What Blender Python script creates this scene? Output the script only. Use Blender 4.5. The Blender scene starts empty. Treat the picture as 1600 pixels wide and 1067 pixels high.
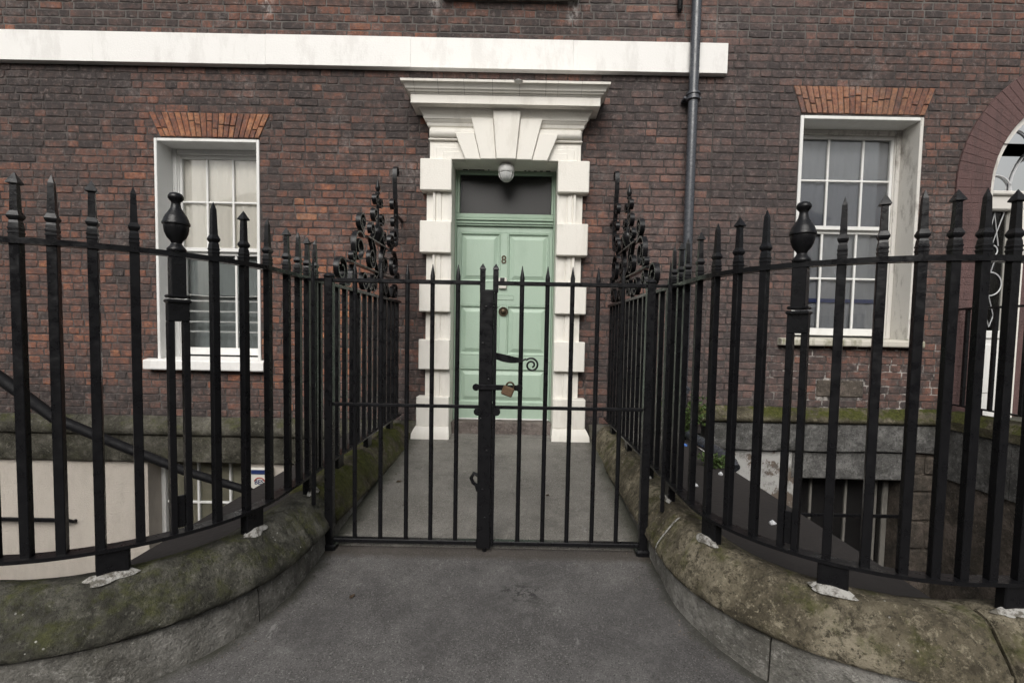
import bpy, bmesh, math, random
from mathutils import Vector, Matrix, noise
random.seed(8)
S = bpy.context.scene
COL = S.collection
PI = math.pi

# ---------------------------------------------------------------- camera
cam_d = bpy.data.cameras.new('camera')
cam = bpy.data.objects.new('camera', cam_d); COL.objects.link(cam)
pitch, roll = -math.radians(3.0), .0195
F = Vector((0, math.cos(pitch), math.sin(pitch))); R0 = Vector((1, 0, 0)); U0 = R0.cross(F)
Rv = math.cos(roll) * R0 + math.sin(roll) * U0
Uv = -math.sin(roll) * R0 + math.cos(roll) * U0
M = Matrix.Identity(4)
for i in range(3):
    M[i][0], M[i][1], M[i][2] = Rv[i], Uv[i], -F[i]
M.translation = Vector((.16, -4.87, 1.08))
cam.matrix_world = M
cam_d.sensor_width = 36; cam_d.sensor_fit = 'HORIZONTAL'
cam_d.lens = 755 / 1600 * 36
cam_d.shift_x = -12 / 1600; cam_d.shift_y = 26.5 / 1600
cam_d.clip_start = .05; cam_d.clip_end = 500
S.camera = cam

# ---------------------------------------------------------------- world, sun, exposure
W = bpy.data.worlds.new('World'); S.world = W; W.use_nodes = True
wn, wl = W.node_tree.nodes, W.node_tree.links
bg = wn['Background']
sky = wn.new('ShaderNodeTexSky'); sky.sky_type = 'NISHITA'; sky.sun_disc = False
sky.sun_elevation = math.radians(40); sky.sun_rotation = math.radians(190)
sky.air_density = 1.6; sky.dust_density = 6.0; sky.ozone_density = 1.0
hs = wn.new('ShaderNodeHueSaturation'); hs.inputs['Saturation'].default_value = .30
wl.new(sky.outputs[0], hs.inputs['Color']); wl.new(hs.outputs[0], bg.inputs[0])
bg.inputs[1].default_value = .085
sun_d = bpy.data.lights.new('sun', 'SUN'); sun_d.energy = 1.3; sun_d.angle = math.radians(45); sun_d.color = (1, .985, .965)
sun = bpy.data.objects.new('sun', sun_d); COL.objects.link(sun)
sun.rotation_euler = (math.radians(50), 0, math.radians(-10)); sun.location = (0, -8, 12)
S.view_settings.view_transform = 'Standard'; S.view_settings.look = 'None'
S.view_settings.gamma = 1; S.view_settings.use_curve_mapping = False
S.view_settings.exposure = 0.50
S.render.engine = 'CYCLES'
S.cycles.max_bounces = 8; S.cycles.transparent_max_bounces = 12
S.cycles.use_denoising = True

# ---------------------------------------------------------------- materials
class NT:
    def __init__(s, name):
        s.m = bpy.data.materials.new(name); s.m.use_nodes = True
        s.t = s.m.node_tree; s.b = s.t.nodes['Principled BSDF']
        s.pos = s.t.nodes.new('ShaderNodeNewGeometry').outputs['Position']
    def n(s, typ): return s.t.nodes.new(typ)
    def l(s, a, b): s.t.links.new(a, b)
    def put(s, sock, v):
        if isinstance(v, bpy.types.NodeSocket): s.l(v, sock)
        elif isinstance(v, (tuple, list)) and len(v) == 3 and sock.type == 'RGBA': sock.default_value = (*v, 1)
        else: sock.default_value = v
    def noise(s, scale, detail=4, rough=.6, vec=None, stretch=None, off=0):
        v = vec or s.pos
        if stretch or off:
            mp = s.n('ShaderNodeMapping'); s.l(v, mp.inputs['Vector'])
            if stretch: mp.inputs['Scale'].default_value = stretch
            mp.inputs['Location'].default_value = (off, off * .7, off * 1.3); v = mp.outputs[0]
        x = s.n('ShaderNodeTexNoise'); s.l(v, x.inputs['Vector'])
        x.inputs['Scale'].default_value = scale; x.inputs['Detail'].default_value = detail
        x.inputs['Roughness'].default_value = rough
        return x.outputs['Fac']
    def vor(s, scale, feature='F1', out='Distance'):
        x = s.n('ShaderNodeTexVoronoi'); s.l(s.pos, x.inputs['Vector']); x.feature = feature
        x.inputs['Scale'].default_value = scale
        return x.outputs[out]
    def ramp(s, fac, stops, interp='LINEAR'):
        r = s.n('ShaderNodeValToRGB'); s.l(fac, r.inputs[0]); e = r.color_ramp.elements
        r.color_ramp.interpolation = interp
        while len(e) > 1: e.remove(e[-1])
        for i, (p, c) in enumerate(stops):
            k = e[0] if i == 0 else e.new(p)
            k.position = p; k.color = (*c, 1) if isinstance(c, (tuple, list)) else (c, c, c, 1)
        return r.outputs[0]
    def step(s, fac, a, b): return s.ramp(fac, [(a, 0.0), (b, 1.0)])
    def mix(s, fac, a, b, mode='MIX'):
        x = s.n('ShaderNodeMix'); x.data_type = 'RGBA'; x.blend_type = mode
        s.put(x.inputs[0], fac); s.put(x.inputs[6], a); s.put(x.inputs[7], b)
        return x.outputs[2]
    def math(s, op, a, b=0.0, clamp=False):
        x = s.n('ShaderNodeMath'); x.operation = op; x.use_clamp = clamp
        s.put(x.inputs[0], a); s.put(x.inputs[1], b)
        return x.outputs[0]
    def xyz(s):
        x = s.n('ShaderNodeSeparateXYZ'); s.l(s.pos, x.inputs[0]); return x.outputs
    def up(s):
        g = s.n('ShaderNodeNewGeometry'); x = s.n('ShaderNodeSeparateXYZ'); s.l(g.outputs['Normal'], x.inputs[0]); return x.outputs[2]
    def attr(s, name, kind='GEOMETRY'):
        x = s.n('ShaderNodeAttribute'); x.attribute_type = kind; x.attribute_name = name; return x.outputs['Fac']
    def bump(s, h, dist=.003, strength=1.0, chain=None):
        x = s.n('ShaderNodeBump'); x.inputs['Distance'].default_value = dist; x.inputs['Strength'].default_value = strength
        s.l(h, x.inputs['Height'])
        if chain: s.l(chain, x.inputs['Normal'])
        s.l(x.outputs[0], s.b.inputs['Normal']); return x.outputs[0]
    def done(s, col, rough=.8, metal=0.0, spec=.5):
        s.put(s.b.inputs['Base Color'], col); s.put(s.b.inputs['Roughness'], rough)
        s.b.inputs['Metallic'].default_value = metal; s.b.inputs['Specular IOR Level'].default_value = spec
        return s.m

MT = {}
def window_mask(t, sock, lo, hi, soft):
    a = t.ramp(t.math('MULTIPLY_ADD', sock, 1.0), [(0, 0.0), (1, 1.0)])
    return a

# brick: each brick carries its own 'tone'
t = NT('brick_face')
tone = t.math('ADD', t.attr('tone'), t.attr('tone', 'OBJECT'))
grain = t.noise(38, 6, .7); fine = t.noise(160, 3, .7)
mott = t.noise(16, 3, .6, off=7)
tt = t.math('ADD', tone, t.math('MULTIPLY', t.math('SUBTRACT', mott, .5), 1.1), clamp=True)
c = t.ramp(tt, [(0, (.044, .037, .036)), (.2, (.074, .055, .050)), (.38, (.118, .071, .059)), (.55, (.168, .083, .062)),
                (.72, (.235, .100, .063)), (.88, (.31, .132, .072)), (1, (.36, .175, .095))])
xs = t.xyz()
rt = t.ramp(t.math('MULTIPLY', xs[0], .1), [(.06, 0.0), (.125, 1.0), (.26, 1.0), (.34, .25)])
c = t.mix(t.math('MULTIPLY', rt, .5), c, t.ramp(tt, [(0, (.072, .060, .060)), (.5, (.150, .115, .110)), (1, (.225, .152, .135))]))
c = t.mix(t.math('MULTIPLY', t.step(grain, .48, .66), .62), c, (.060, .050, .047))
soot = t.step(t.noise(5, 6, .78, off=3), .50, .66)
c = t.mix(t.math('MULTIPLY', soot, .55), c, (.056, .049, .048))
dust = t.step(t.noise(21, 6, .8, off=13), .53, .68)
c = t.mix(t.math('MULTIPLY', dust, .5), c, (.29, .235, .215))
big = t.step(t.noise(.9, 7, .72, off=51), .46, .60)
c = t.mix(t.math('MULTIPLY', t.math('MULTIPLY', big, t.step(t.noise(12, 6, .8, off=53), .38, .58)), .45), c, (.058, .050, .050))
smear = t.math('MULTIPLY', t.step(t.noise(1.6, 5, .7, off=31), .58, .70), t.step(t.noise(30, 5, .75, off=33), .42, .60))
c = t.mix(t.math('MULTIPLY', smear, .4), c, (.33, .30, .285))
def streak(t, x0, zlo):
    dx = t.math('ABSOLUTE', t.math('SUBTRACT', xs[0], x0))
    a = t.ramp(t.math('MULTIPLY', dx, 10), [(.1, 1.0), (.75, 0.0)])
    b = t.step(t.math('MULTIPLY', t.math('SUBTRACT', xs[2], zlo), 2.0), .02, .5)
    return t.math('MULTIPLY', t.math('MULTIPLY', a, b), t.step(t.noise(22, 4, .7, stretch=(1, 1, .5)), .45, .58))
sk = t.math('ADD', t.math('ADD', streak(t, -2.36, 4.02), streak(t, .61, 4.0)), streak(t, -.74, 4.08), clamp=True)
c = t.mix(t.math('MULTIPLY', sk, .75), c, (.48, .46, .44))
t.bump(t.math('ADD', t.math('MULTIPLY', grain, .7), t.math('MULTIPLY', fine, .3)), .008, .9)
MT['brick'] = t.done(c, .92, spec=.25)

t = NT('wall_mortar')
xs = t.xyz()
c = t.ramp(t.noise(7, 5, .7), [(.35, (.040, .035, .034)), (.5, (.062, .055, .052)), (.66, (.12, .107, .10))])
hi = t.step(t.math('MULTIPLY', xs[2], .2), .79, .80)
c = t.mix(t.math('MULTIPLY', hi, .8), c, t.ramp(t.noise(5, 4, .7, off=2), [(.3, (.08, .075, .07)), (.7, (.17, .16, .15))]))
rx = t.step(t.math('MULTIPLY', xs[0], .1), .24, .29)
rz = t.ramp(t.math('MULTIPLY', xs[2], .5), [(.15, 1.0), (.50, 1.0), (.55, 0.0)])
wm = t.math('MULTIPLY', t.math('MULTIPLY', rx, rz), t.step(t.noise(6, 4, .7, off=5), .5, .62))
c = t.mix(wm, c, (.42, .39, .36))
smear = t.math('MULTIPLY', t.step(t.noise(1.6, 5, .7, off=31), .58, .70), t.step(t.noise(30, 5, .75, off=33), .42, .60))
c = t.mix(t.math('MULTIPLY', smear, .4), c, (.26, .235, .225))
sk = t.math('ADD', t.math('ADD', streak(t, -2.36, 4.02), streak(t, .61, 4.0)), streak(t, -.74, 4.08), clamp=True)
c = t.mix(t.math('MULTIPLY', sk, .8), c, (.5, .48, .46))
t.bump(t.noise(120, 4, .7), .004)
MT['mortar'] = t.done(c, .95, spec=.2)

def paint(name, col, dirt=(.35, .31, .25), amt=.35, rough=.55, stain=(.5, .68), scale=3.0, bump=.0012):
    t = NT(name)
    c = t.mix(t.noise(1.3, 3, .5), col, tuple(x * .93 for x in col))
    d = t.step(t.noise(scale, 7, .72, stretch=(1.6, 1.6, .55)), *stain)
    c = t.mix(t.math('MULTIPLY', d, amt), c, dirt)
    sp = t.step(t.noise(55, 3, .6, off=4), .72, .80)
    c = t.mix(t.math('MULTIPLY', sp, .35), c, tuple(x * .6 for x in dirt))
    t.bump(t.noise(70, 5, .65), bump * 2)
    return t.done(c, rough, spec=.4)
MT['cream'] = paint('cream_masonry_paint', (.76, .735, .675), amt=.24, stain=(.50, .62), dirt=(.42, .39, .33))
MT['string'] = paint('white_masonry_paint', (.80, .79, .765), amt=.28, stain=(.5, .6), dirt=(.5, .48, .45))
MT['white'] = paint('white_gloss_paint', (.74, .74, .72), amt=.22, rough=.4)
MT['worn_white'] = paint('worn_white_paint', (.62, .60, .56), dirt=(.17, .15, .13), amt=.75, stain=(.52, .66), scale=4)
MT['dull_bar'] = paint('dull_bar_paint', (.20, .19, .17), dirt=(.06, .055, .05), amt=.7, scale=6)
MT['grubby'] = paint('grubby_sill_paint', (.56, .53, .46), dirt=(.14, .14, .07), amt=.85, stain=(.48, .64), scale=5)
MT['green'] = paint('pale_green_paint', (.36, .465, .375), dirt=(.2, .29, .21), amt=.25, rough=.42)
MT['greenframe'] = paint('sage_green_paint', (.30, .40, .31), dirt=(.16, .23, .15), amt=.3, rough=.42)
MT['basement'] = paint('pinkish_cream_render', (.50, .455, .40), amt=.4, dirt=(.33, .29, .25), stain=(.47, .62), scale=1.6, rough=.85, bump=.004)
MT['maroon'] = paint('maroon_render', (.125, .074, .070), dirt=(.075, .05, .048), amt=.6, rough=.9, stain=(.48, .6), scale=6, bump=.006)

def iron(name, col=(.0065, .0065, .0075), rough=.30, spec=.30):
    t = NT(name)
    c = t.mix(t.step(t.noise(30, 5, .7), .62, .72), col, (.014, .014, .016))
    c = t.mix(t.math('MULTIPLY', t.step(t.noise(13, 6, .8, off=5), .69, .74), .6), c, (.03, .024, .021))
    t.bump(t.noise(35, 4, .6), .0018)
    r = t.ramp(t.noise(20, 3, .6), [(.3, rough - .1), (.7, rough + .16)])
    return t.done(c, r, spec=spec)
MT['iron'] = iron('black_painted_iron')
MT['matte_iron'] = iron('matte_black_iron', rough=.6, spec=.15)
MT['pipe'] = iron('dark_grey_pipe_paint', (.055, .060, .070), .24, .6)

def stone(name, a, b, c3, moss=.3, moss_th=(.55, .66), speck=.5, dark=.5):
    t = NT(name)
    c = t.ramp(t.noise(3.2, 7, .72), [(.36, a), (.5, b), (.63, c3)])
    c = t.mix(t.math('MULTIPLY', t.step(t.noise(34, 6, .8, off=3), .53, .60), dark), c, tuple(x * .32 for x in b))
    c = t.mix(t.math('MULTIPLY', t.step(t.noise(60, 3, .7, off=9), .6, .7), .4), c, tuple(min(1, x * 1.9) for x in c3))
    c = t.mix(t.math('MULTIPLY', t.step(t.noise(11, 8, .82, off=15), .50, .57), dark * .75), c, tuple(x * .38 for x in b))
    c = t.mix(t.math('MULTIPLY', t.step(t.noise(17, 8, .82, off=27), .56, .63), .5), c, tuple(min(1, x * 1.5) for x in c3))
    mm = t.step(t.noise(4.5, 6, .72, off=11), *moss_th)
    upf = t.ramp(t.up(), [(.05, .25), (.7, 1.0)])
    mc = t.ramp(t.noise(40, 4, .7), [(.3, (.022, .027, .006)), (.7, (.088, .092, .024))])
    c = t.mix(t.math('MULTIPLY', t.math('MULTIPLY', mm, upf), moss), c, mc)
    v = t.ramp(t.vor(34), [(.0, 1.0), (.10, 1.0), (.14, 0.0)])
    v = t.math('MULTIPLY', v, t.step(t.noise(5, 3, .6, off=21), .55, .66))
    c = t.mix(t.math('MULTIPLY', v, speck), c, (.5, .49, .45))
    h = t.math('ADD', t.noise(14, 6, .7), t.math('MULTIPLY', t.noise(90, 4, .7), .35))
    t.bump(h, .024, 1.0)
    return t.done(c, .95, spec=.2)
MT['stone_olive'] = stone('weathered_olive_stone', (.030, .029, .024), (.060, .058, .047), (.125, .120, .10), moss=.75, moss_th=(.50, .62), dark=.6, speck=.75)
MT['stone_buff'] = stone('weathered_buff_stone', (.060, .051, .035), (.135, .117, .082), (.255, .225, .165), moss=.75, moss_th=(.51, .62), dark=.95, speck=.6)
MT['stone_moss'] = stone('mossy_stone', (.045, .04, .026), (.09, .079, .056), (.18, .16, .115), moss=1.0, moss_th=(.44, .52), dark=.6)
MT['stone_grey'] = stone('grey_kerb_stone', (.105, .10, .088), (.185, .178, .160), (.29, .28, .258), moss=.35, speck=.2)
MT['stone_plinth'] = stone('grimy_plinth_stone', (.038, .036, .028), (.072, .068, .054), (.14, .132, .11), moss=.6, moss_th=(.5, .62), speck=.2)
MT['stone_ashlar'] = stone('grey_ashlar', (.07, .069, .066), (.125, .123, .118), (.21, .206, .198), moss=.3, speck=.1, dark=.7)
MT['rubble'] = stone('rubble_masonry', (.05, .045, .04), (.10, .085, .07), (.17, .14, .12), moss=.2, speck=.1)

t = NT('patchy_limewash')
c = t.mix(t.noise(3, 4, .6), (.44, .435, .42), (.32, .315, .30))
c = t.mix(t.step(t.noise(4.2, 7, .75, off=2), .50, .53), c, (.125, .098, .078))
c = t.mix(t.math('MULTIPLY', t.step(t.noise(9, 7, .8, off=12), .52, .60), .6), c, (.10, .095, .085))
t.bump(t.noise(20, 6, .7), .01)
MT['limewash'] = t.done(c, .95)

t = NT('white_lime_mortar')
c = t.mix(t.step(t.noise(30, 6, .75), .46, .58), (.42, .41, .385), (.13, .12, .10))
t.bump(t.noise(60, 5, .7), .01)
MT['lime'] = t.done(c, .9)

def concrete(name, a, b, c3, off):
    t = NT(name); xs = t.xyz()
    c = t.ramp(t.noise(1.7, 6, .68, off=off), [(.3, a), (.5, b), (.7, c3)])
    g = t.noise(120, 4, .85)
    c = t.mix(t.step(g, .54, .64), c, tuple(min(1, x * 1.6) for x in c3))
    c = t.mix(t.math('MULTIPLY', t.step(t.noise(150, 3, .8, off=4), .54, .63), .85), c, tuple(x * .42 for x in a))
    c = t.mix(t.math('MULTIPLY', t.step(t.noise(2.2, 9, .8, off=off + 8), .50, .62), .55), c, tuple(x * .55 for x in b))
    c = t.mix(t.math('MULTIPLY', t.step(t.noise(8, 8, .82, off=off + 41), .52, .64), .3), c, tuple(x * 1.35 for x in c3))
    # pale scuffs and gum
    c = t.mix(t.math('MULTIPLY', t.step(t.noise(5, 8, .8, off=off + 17, stretch=(2.2, .8, 1)), .62, .67), .5), c, (.30, .29, .28))
    v = t.ramp(t.vor(7.0), [(0, 1.0), (.028, 1.0), (.036, 0.0)])
    c = t.mix(t.math('MULTIPLY', v, .55), c, (.35, .34, .32))
    t.bump(g, .003, .8, chain=t.bump(t.noise(9, 5, .7), .012, .6))
    return t, c, xs
t, c, xs = concrete('path_concrete', (.128, .121, .108), (.172, .163, .147), (.222, .211, .192), 1)
# damp green-black line along the foot of the kerbs
ax = t.math('ABSOLUTE', xs[0])
e = t.step(t.math('ADD', ax, t.math('MULTIPLY', t.noise(6, 5, .7, off=3), .16)), .86, .96)
c = t.mix(t.math('MULTIPLY', e, .7), c, (.030, .033, .020))
MT['path'] = t.done(c, .93, spec=.25)
t, c, xs = concrete('forecourt_concrete', (.062, .059, .057), (.100, .095, .092), (.148, .142, .137), 6)
# damp mossy line where the forecourt meets the kerbs
kx = t.math('SUBTRACT', 1.76, t.math('ABSOLUTE', xs[0])); ky = t.math('MINIMUM', t.math('ADD', xs[1], 2.5), 0.0)
kr = t.math('SQRT', t.math('ADD', t.math('MULTIPLY', kx, kx), t.math('MULTIPLY', ky, ky)))
kr = t.math('ADD', kr, t.math('MULTIPLY', t.noise(8, 6, .75, off=44), .16))
c = t.mix(t.math('MULTIPLY', t.ramp(kr, [(.93, 1.0), (.99, 0.0)]), .75), c, (.030, .031, .020))
# rust brown water stain along the gate line
gl_ = t.math('ABSOLUTE', t.math('ADD', xs[1], 2.20)); gl_ = t.math('ADD', gl_, t.math('MULTIPLY', t.noise(7, 6, .75, off=61), .10))
c = t.mix(t.math('MULTIPLY', t.ramp(gl_, [(.085, 1.0), (.135, 0.0)]), .62), c, (.052, .042, .033))
# broad darker wear on the left
c = t.mix(t.math('MULTIPLY', t.step(t.noise(1.1, 5, .65, off=71), .48, .62), .35), c, (.045, .043, .044))
# tar smear on the forecourt
dx = t.math('MULTIPLY', t.math('SUBTRACT', xs[0], .19), 2.4); dy = t.math('MULTIPLY', t.math('ADD', xs[1], 2.56), 4.2)
rr = t.math('SQRT', t.math('ADD', t.math('MULTIPLY', dx, dx), t.math('MULTIPLY', dy, dy)))
mk = t.math('MULTIPLY', t.ramp(rr, [(.15, 1.0), (.42, 0.0)]), t.step(t.noise(22, 5, .75, off=2), .50, .56))
c = t.mix(t.math('MULTIPLY', mk, .8), c, (.022, .021, .021))
MT['pavement'] = t.done(c, .93, spec=.25)

def plain(name, col, rough=.6, metal=0, var=.15, scale=12, bump=0.0, spec=.5):
    t = NT(name)
    c = t.mix(t.noise(scale, 4, .6), col, tuple(x * (1 - var) for x in col))
    if bump: t.bump(t.noise(scale * 5, 4, .6), bump)
    return t.done(c, rough, metal, spec)
MT['felt'] = plain('brown_roofing_felt', (.034, .029, .027), .85, var=.35, scale=6, bump=.004)
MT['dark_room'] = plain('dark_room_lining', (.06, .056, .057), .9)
MT['blind'] = plain('net_curtain', (.84, .80, .72), .9, var=.1, scale=3)
MT['pane_tone'] = plain('bluish_pane_tone', (.17, .18, .21), .9, var=.4, scale=2)  # bluish dark reflection in the panes, put into the colour of sheets behind
MT['frost'] = plain('frosted_film', (.27, .30, .295), .7, var=.2, scale=3)
MT['greyblind'] = plain('grey_roller_blind', (.27, .28, .30), .9, var=.3, scale=2)
MT['olive_blind'] = plain('olive_curtain', (.36, .335, .25), .9, var=.25, scale=2)
MT['brass'] = plain('old_brass', (.38, .23, .10), .38, .85, var=.4, scale=60)
MT['bronze'] = plain('tarnished_bronze', (.10, .075, .05), .42, .8, var=.4, scale=60)
MT['black_plastic'] = plain('black_plastic', (.015, .015, .016), .35)
MT['offwhite'] = plain('offwhite_plastic', (.66, .64, .58), .4)
MT['lamp_grey'] = plain('grey_cast_housing', (.66, .66, .64), .5, var=.2)
MT['blue'] = plain('dark_blue_plastic', (.02, .035, .12), .4)
MT['red'] = plain('red_print', (.35, .04, .03), .5)
MT['paper'] = plain('scrap_paper', (.7, .71, .72), .8)
MT['bluepaper'] = plain('blue_wrapper', (.08, .2, .55), .5)
MT['step'] = stone('brown_step_stone', (.11, .092, .082), (.165, .14, .127), (.22, .19, .172), moss=0, speck=.1, dark=.35)
MT['leaf'] = plain('leaf_green', (.075, .125, .028), .55, var=.55, scale=25)
MT['dry_leaf'] = plain('dry_leaf', (.07, .045, .025), .8, var=.5, scale=40)
MT['stem'] = plain('green_stem', (.05, .06, .02), .7)
MT['padlock'] = plain('worn_brass_padlock', (.21, .135, .08), .45, .5, var=.5, scale=70)
MT['lamp_glass'] = plain('frosted_lamp_glass', (.5, .51, .5), .2, var=.1)
MT['lead'] = plain('white_lead_tracery', (.55, .56, .57), .6)

def glass(name, refl, tint=(.985, .99, .99), rough=.03):
    m = bpy.data.materials.new(name); m.use_nodes = True
    nt = m.node_tree; nt.nodes.clear()
    o = nt.nodes.new('ShaderNodeOutputMaterial'); mx = nt.nodes.new('ShaderNodeMixShader')
    tr = nt.nodes.new('ShaderNodeBsdfTransparent'); tr.inputs[0].default_value = (*tint, 1)
    gl = nt.nodes.new('ShaderNodeBsdfGlossy'); gl.inputs['Roughness'].default_value = rough
    fr = nt.nodes.new('ShaderNodeFresnel'); fr.inputs['IOR'].default_value = refl
    nz = nt.nodes.new('ShaderNodeTexNoise'); nz.inputs['Scale'].default_value = 3; nz.inputs['Detail'].default_value = 1
    g = nt.nodes.new('ShaderNodeNewGeometry'); nt.links.new(g.outputs['Position'], nz.inputs['Vector'])
    bp = nt.nodes.new('ShaderNodeBump'); bp.inputs['Distance'].default_value = .00022; nt.links.new(nz.outputs['Fac'], bp.inputs['Height'])
    nt.links.new(bp.outputs[0], gl.inputs['Normal'])
    nt.links.new(fr.outputs[0], mx.inputs[0]); nt.links.new(tr.outputs[0], mx.inputs[1]); nt.links.new(gl.outputs[0], mx.inputs[2])
    nt.links.new(mx.outputs[0], o.inputs[0])
    return m
MT['glass'] = glass('window_glass', 1.5)
MT['dark_glass'] = glass('dark_window_glass', 1.4, (.75, .75, .75), .38)

# ---------------------------------------------------------------- mesh helpers
class MB:
    def __init__(s): s.v = []; s.f = []; s.tone = []
    def add(s, v, f, tone=None):
        o = len(s.v); s.v += [tuple(p) for p in v]; s.f += [tuple(i + o for i in q) for q in f]
        if tone is not None: s.tone += [tone] * len(f)
        return s
    def box(s, x0, x1, y0, y1, z0, z1, c=0.0, rot=None, at=None):
        if c <= 0:
            v = [(x, y, z) for x in (x0, x1) for y in (y0, y1) for z in (z0, z1)]
            f = [(0, 1, 3, 2), (4, 6, 7, 5), (0, 4, 5, 1), (2, 3, 7, 6), (0, 2, 6, 4), (1, 5, 7, 3)]
        else:
            c = min(c, .45 * min(x1 - x0, y1 - y0, z1 - z0))
            v = []; idx = {}
            for i, x in enumerate((x0, x1)):
                for j, y in enumerate((y0, y1)):
                    for k, z in enumerate((z0, z1)):
                        sx, sy, sz = (c if i == 0 else -c), (c if j == 0 else -c), (c if k == 0 else -c)
                        for a, p in enumerate(((x, y + sy, z + sz), (x + sx, y, z + sz), (x + sx, y + sy, z))):
                            idx[i, j, k, a] = len(v); v.append(p)
            f = []
            I = idx
            for e in (0, 1):
                q = [I[e, 0, 0, 0], I[e, 1, 0, 0], I[e, 1, 1, 0], I[e, 0, 1, 0]]; f.append(tuple(q if e else q[::-1]))
                q = [I[0, e, 0, 1], I[0, e, 1, 1], I[1, e, 1, 1], I[1, e, 0, 1]]; f.append(tuple(q if e else q[::-1]))
                q = [I[0, 0, e, 2], I[1, 0, e, 2], I[1, 1, e, 2], I[0, 1, e, 2]]; f.append(tuple(q if e else q[::-1]))
            for a in (0, 1):
                for b in (0, 1):
                    f.append((I[a, b, 0, 0], I[a, b, 1, 0], I[a, b, 1, 1], I[a, b, 0, 1]))
                    f.append((I[a, 0, b, 0], I[a, 1, b, 0], I[a, 1, b, 2], I[a, 0, b, 2]))
                    f.append((I[0, a, b, 1], I[1, a, b, 1], I[1, a, b, 2], I[0, a, b, 2]))
                    for d in (0, 1): f.append((I[a, b, d, 0], I[a, b, d, 1], I[a, b, d, 2]))
        if rot:
            ca, sa = math.cos(rot), math.sin(rot)
            v = [(x * ca - y * sa, x * sa + y * ca, z) for x, y, z in v]
        if at: v = [(x + at[0], y + at[1], z + at[2]) for x, y, z in v]
        return s.add(v, f)
    def tube(s, pts, r, n=8, cap=True):
        pts = [Vector(p) for p in pts]; rs = r if isinstance(r, (list, tuple)) else [r] * len(pts)
        v = []; f = []; ref = None
        for i, p in enumerate(pts):
            d = (pts[min(i + 1, len(pts) - 1)] - pts[max(i - 1, 0)]).normalized()
            if ref is None: ref = Vector((0, 0, 1)) if abs(d.z) < .9 else Vector((1, 0, 0))
            a = d.cross(ref).normalized(); b = d.cross(a).normalized(); ref = a.cross(d) if a.cross(d).length > .1 else ref
            for k in range(n):
                w = 2 * PI * (k + .5) / n
                v.append(p + (a * math.cos(w) + b * math.sin(w)) * rs[i])
        for i in range(len(pts) - 1):
            for k in range(n):
                f.append((i * n + k, i * n + (k + 1) % n, (i + 1) * n + (k + 1) % n, (i + 1) * n + k))
        if cap: f.append(tuple(range(n))[::-1]); f.append(tuple(range((len(pts) - 1) * n, len(pts) * n)))
        return s.add(v, f)
    def lathe(s, prof, n=16, at=(0, 0, 0), rot=0.0):
        v = []; f = []
        for r, z in prof:
            for k in range(n):
                w = 2 * PI * (k + .5) / n + rot
                v.append((at[0] + r * math.cos(w), at[1] + r * math.sin(w), at[2] + z))
        m = len(prof)
        for i in range(m - 1):
            for k in range(n): f.append((i * n + k, i * n + (k + 1) % n, (i + 1) * n + (k + 1) % n, (i + 1) * n + k))
        f.append(tuple(range(n))[::-1]); f.append(tuple(range((m - 1) * n, m * n)))
        return s.add(v, f)
    def prism(s, poly, y0, y1):          # polygon in x,z extruded along y (y0 = front)
        n = len(poly)
        v = [(x, y0, z) for x, z in poly] + [(x, y1, z) for x, z in poly]
        f = [tuple(range(n)), tuple(range(n, 2 * n))[::-1]] + [(i, i + n, (i + 1) % n + n, (i + 1) % n) for i in range(n)]
        return s.add(v, f)
    def ribbon(s, pts, x, w=.034, th=.008):   # path in (y, z), flat bar, width along x
        v = []; f = []; n = len(pts)
        for i, (y, z) in enumerate(pts):
            a = pts[max(i - 1, 0)]; b = pts[min(i + 1, n - 1)]
            dy, dz = b[0] - a[0], b[1] - a[1]; L = math.hypot(dy, dz) or 1
            ny, nz = -dz / L * th / 2, dy / L * th / 2
            v += [(x - w / 2, y + ny, z + nz), (x + w / 2, y + ny, z + nz), (x + w / 2, y - ny, z - nz), (x - w / 2, y - ny, z - nz)]
        for i in range(n - 1):
            for k in range(4): f.append((i * 4 + k, i * 4 + (k + 1) % 4, i * 4 + 4 + (k + 1) % 4, i * 4 + 4 + k))
        f.append((3, 2, 1, 0)); f.append(tuple((n - 1) * 4 + k for k in range(4)))
        return s.add(v, f)
    def sweep(s, rails, closed=True):    # rails: list of cross-sections (same length)
        n = len(rails[0]); v = [p for r in rails for p in r]; f = []
        for i in range(len(rails) - 1):
            for k in range(n if closed else n - 1):
                f.append((i * n + k, i * n + (k + 1) % n, (i + 1) * n + (k + 1) % n, (i + 1) * n + k))
        if closed: f.append(tuple(range(n))[::-1]); f.append(tuple(range((len(rails) - 1) * n, len(rails) * n)))
        return s.add(v, f)
    def mesh(s, name, mat, smooth=None):
        m = bpy.data.meshes.new(name); m.from_pydata(s.v, [], s.f)
        if mat: m.materials.append(MT[mat])
        bm = bmesh.new(); bm.from_mesh(m); bmesh.ops.recalc_face_normals(bm, faces=bm.faces); bm.to_mesh(m); bm.free()
        if s.tone:
            a = m.attributes.new('tone', 'FLOAT', 'FACE'); a.data.foreach_set('value', s.tone)
        if smooth:
            m.shade_smooth(); m.set_sharp_from_angle(angle=math.radians(smooth))
        m.update(); return m
    def obj(s, name, mat, parent=None, smooth=None):
        o = bpy.data.objects.new(name, s.mesh(name, mat, smooth)); COL.objects.link(o)
        if parent is not None: put(o, parent)
        return o

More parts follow.
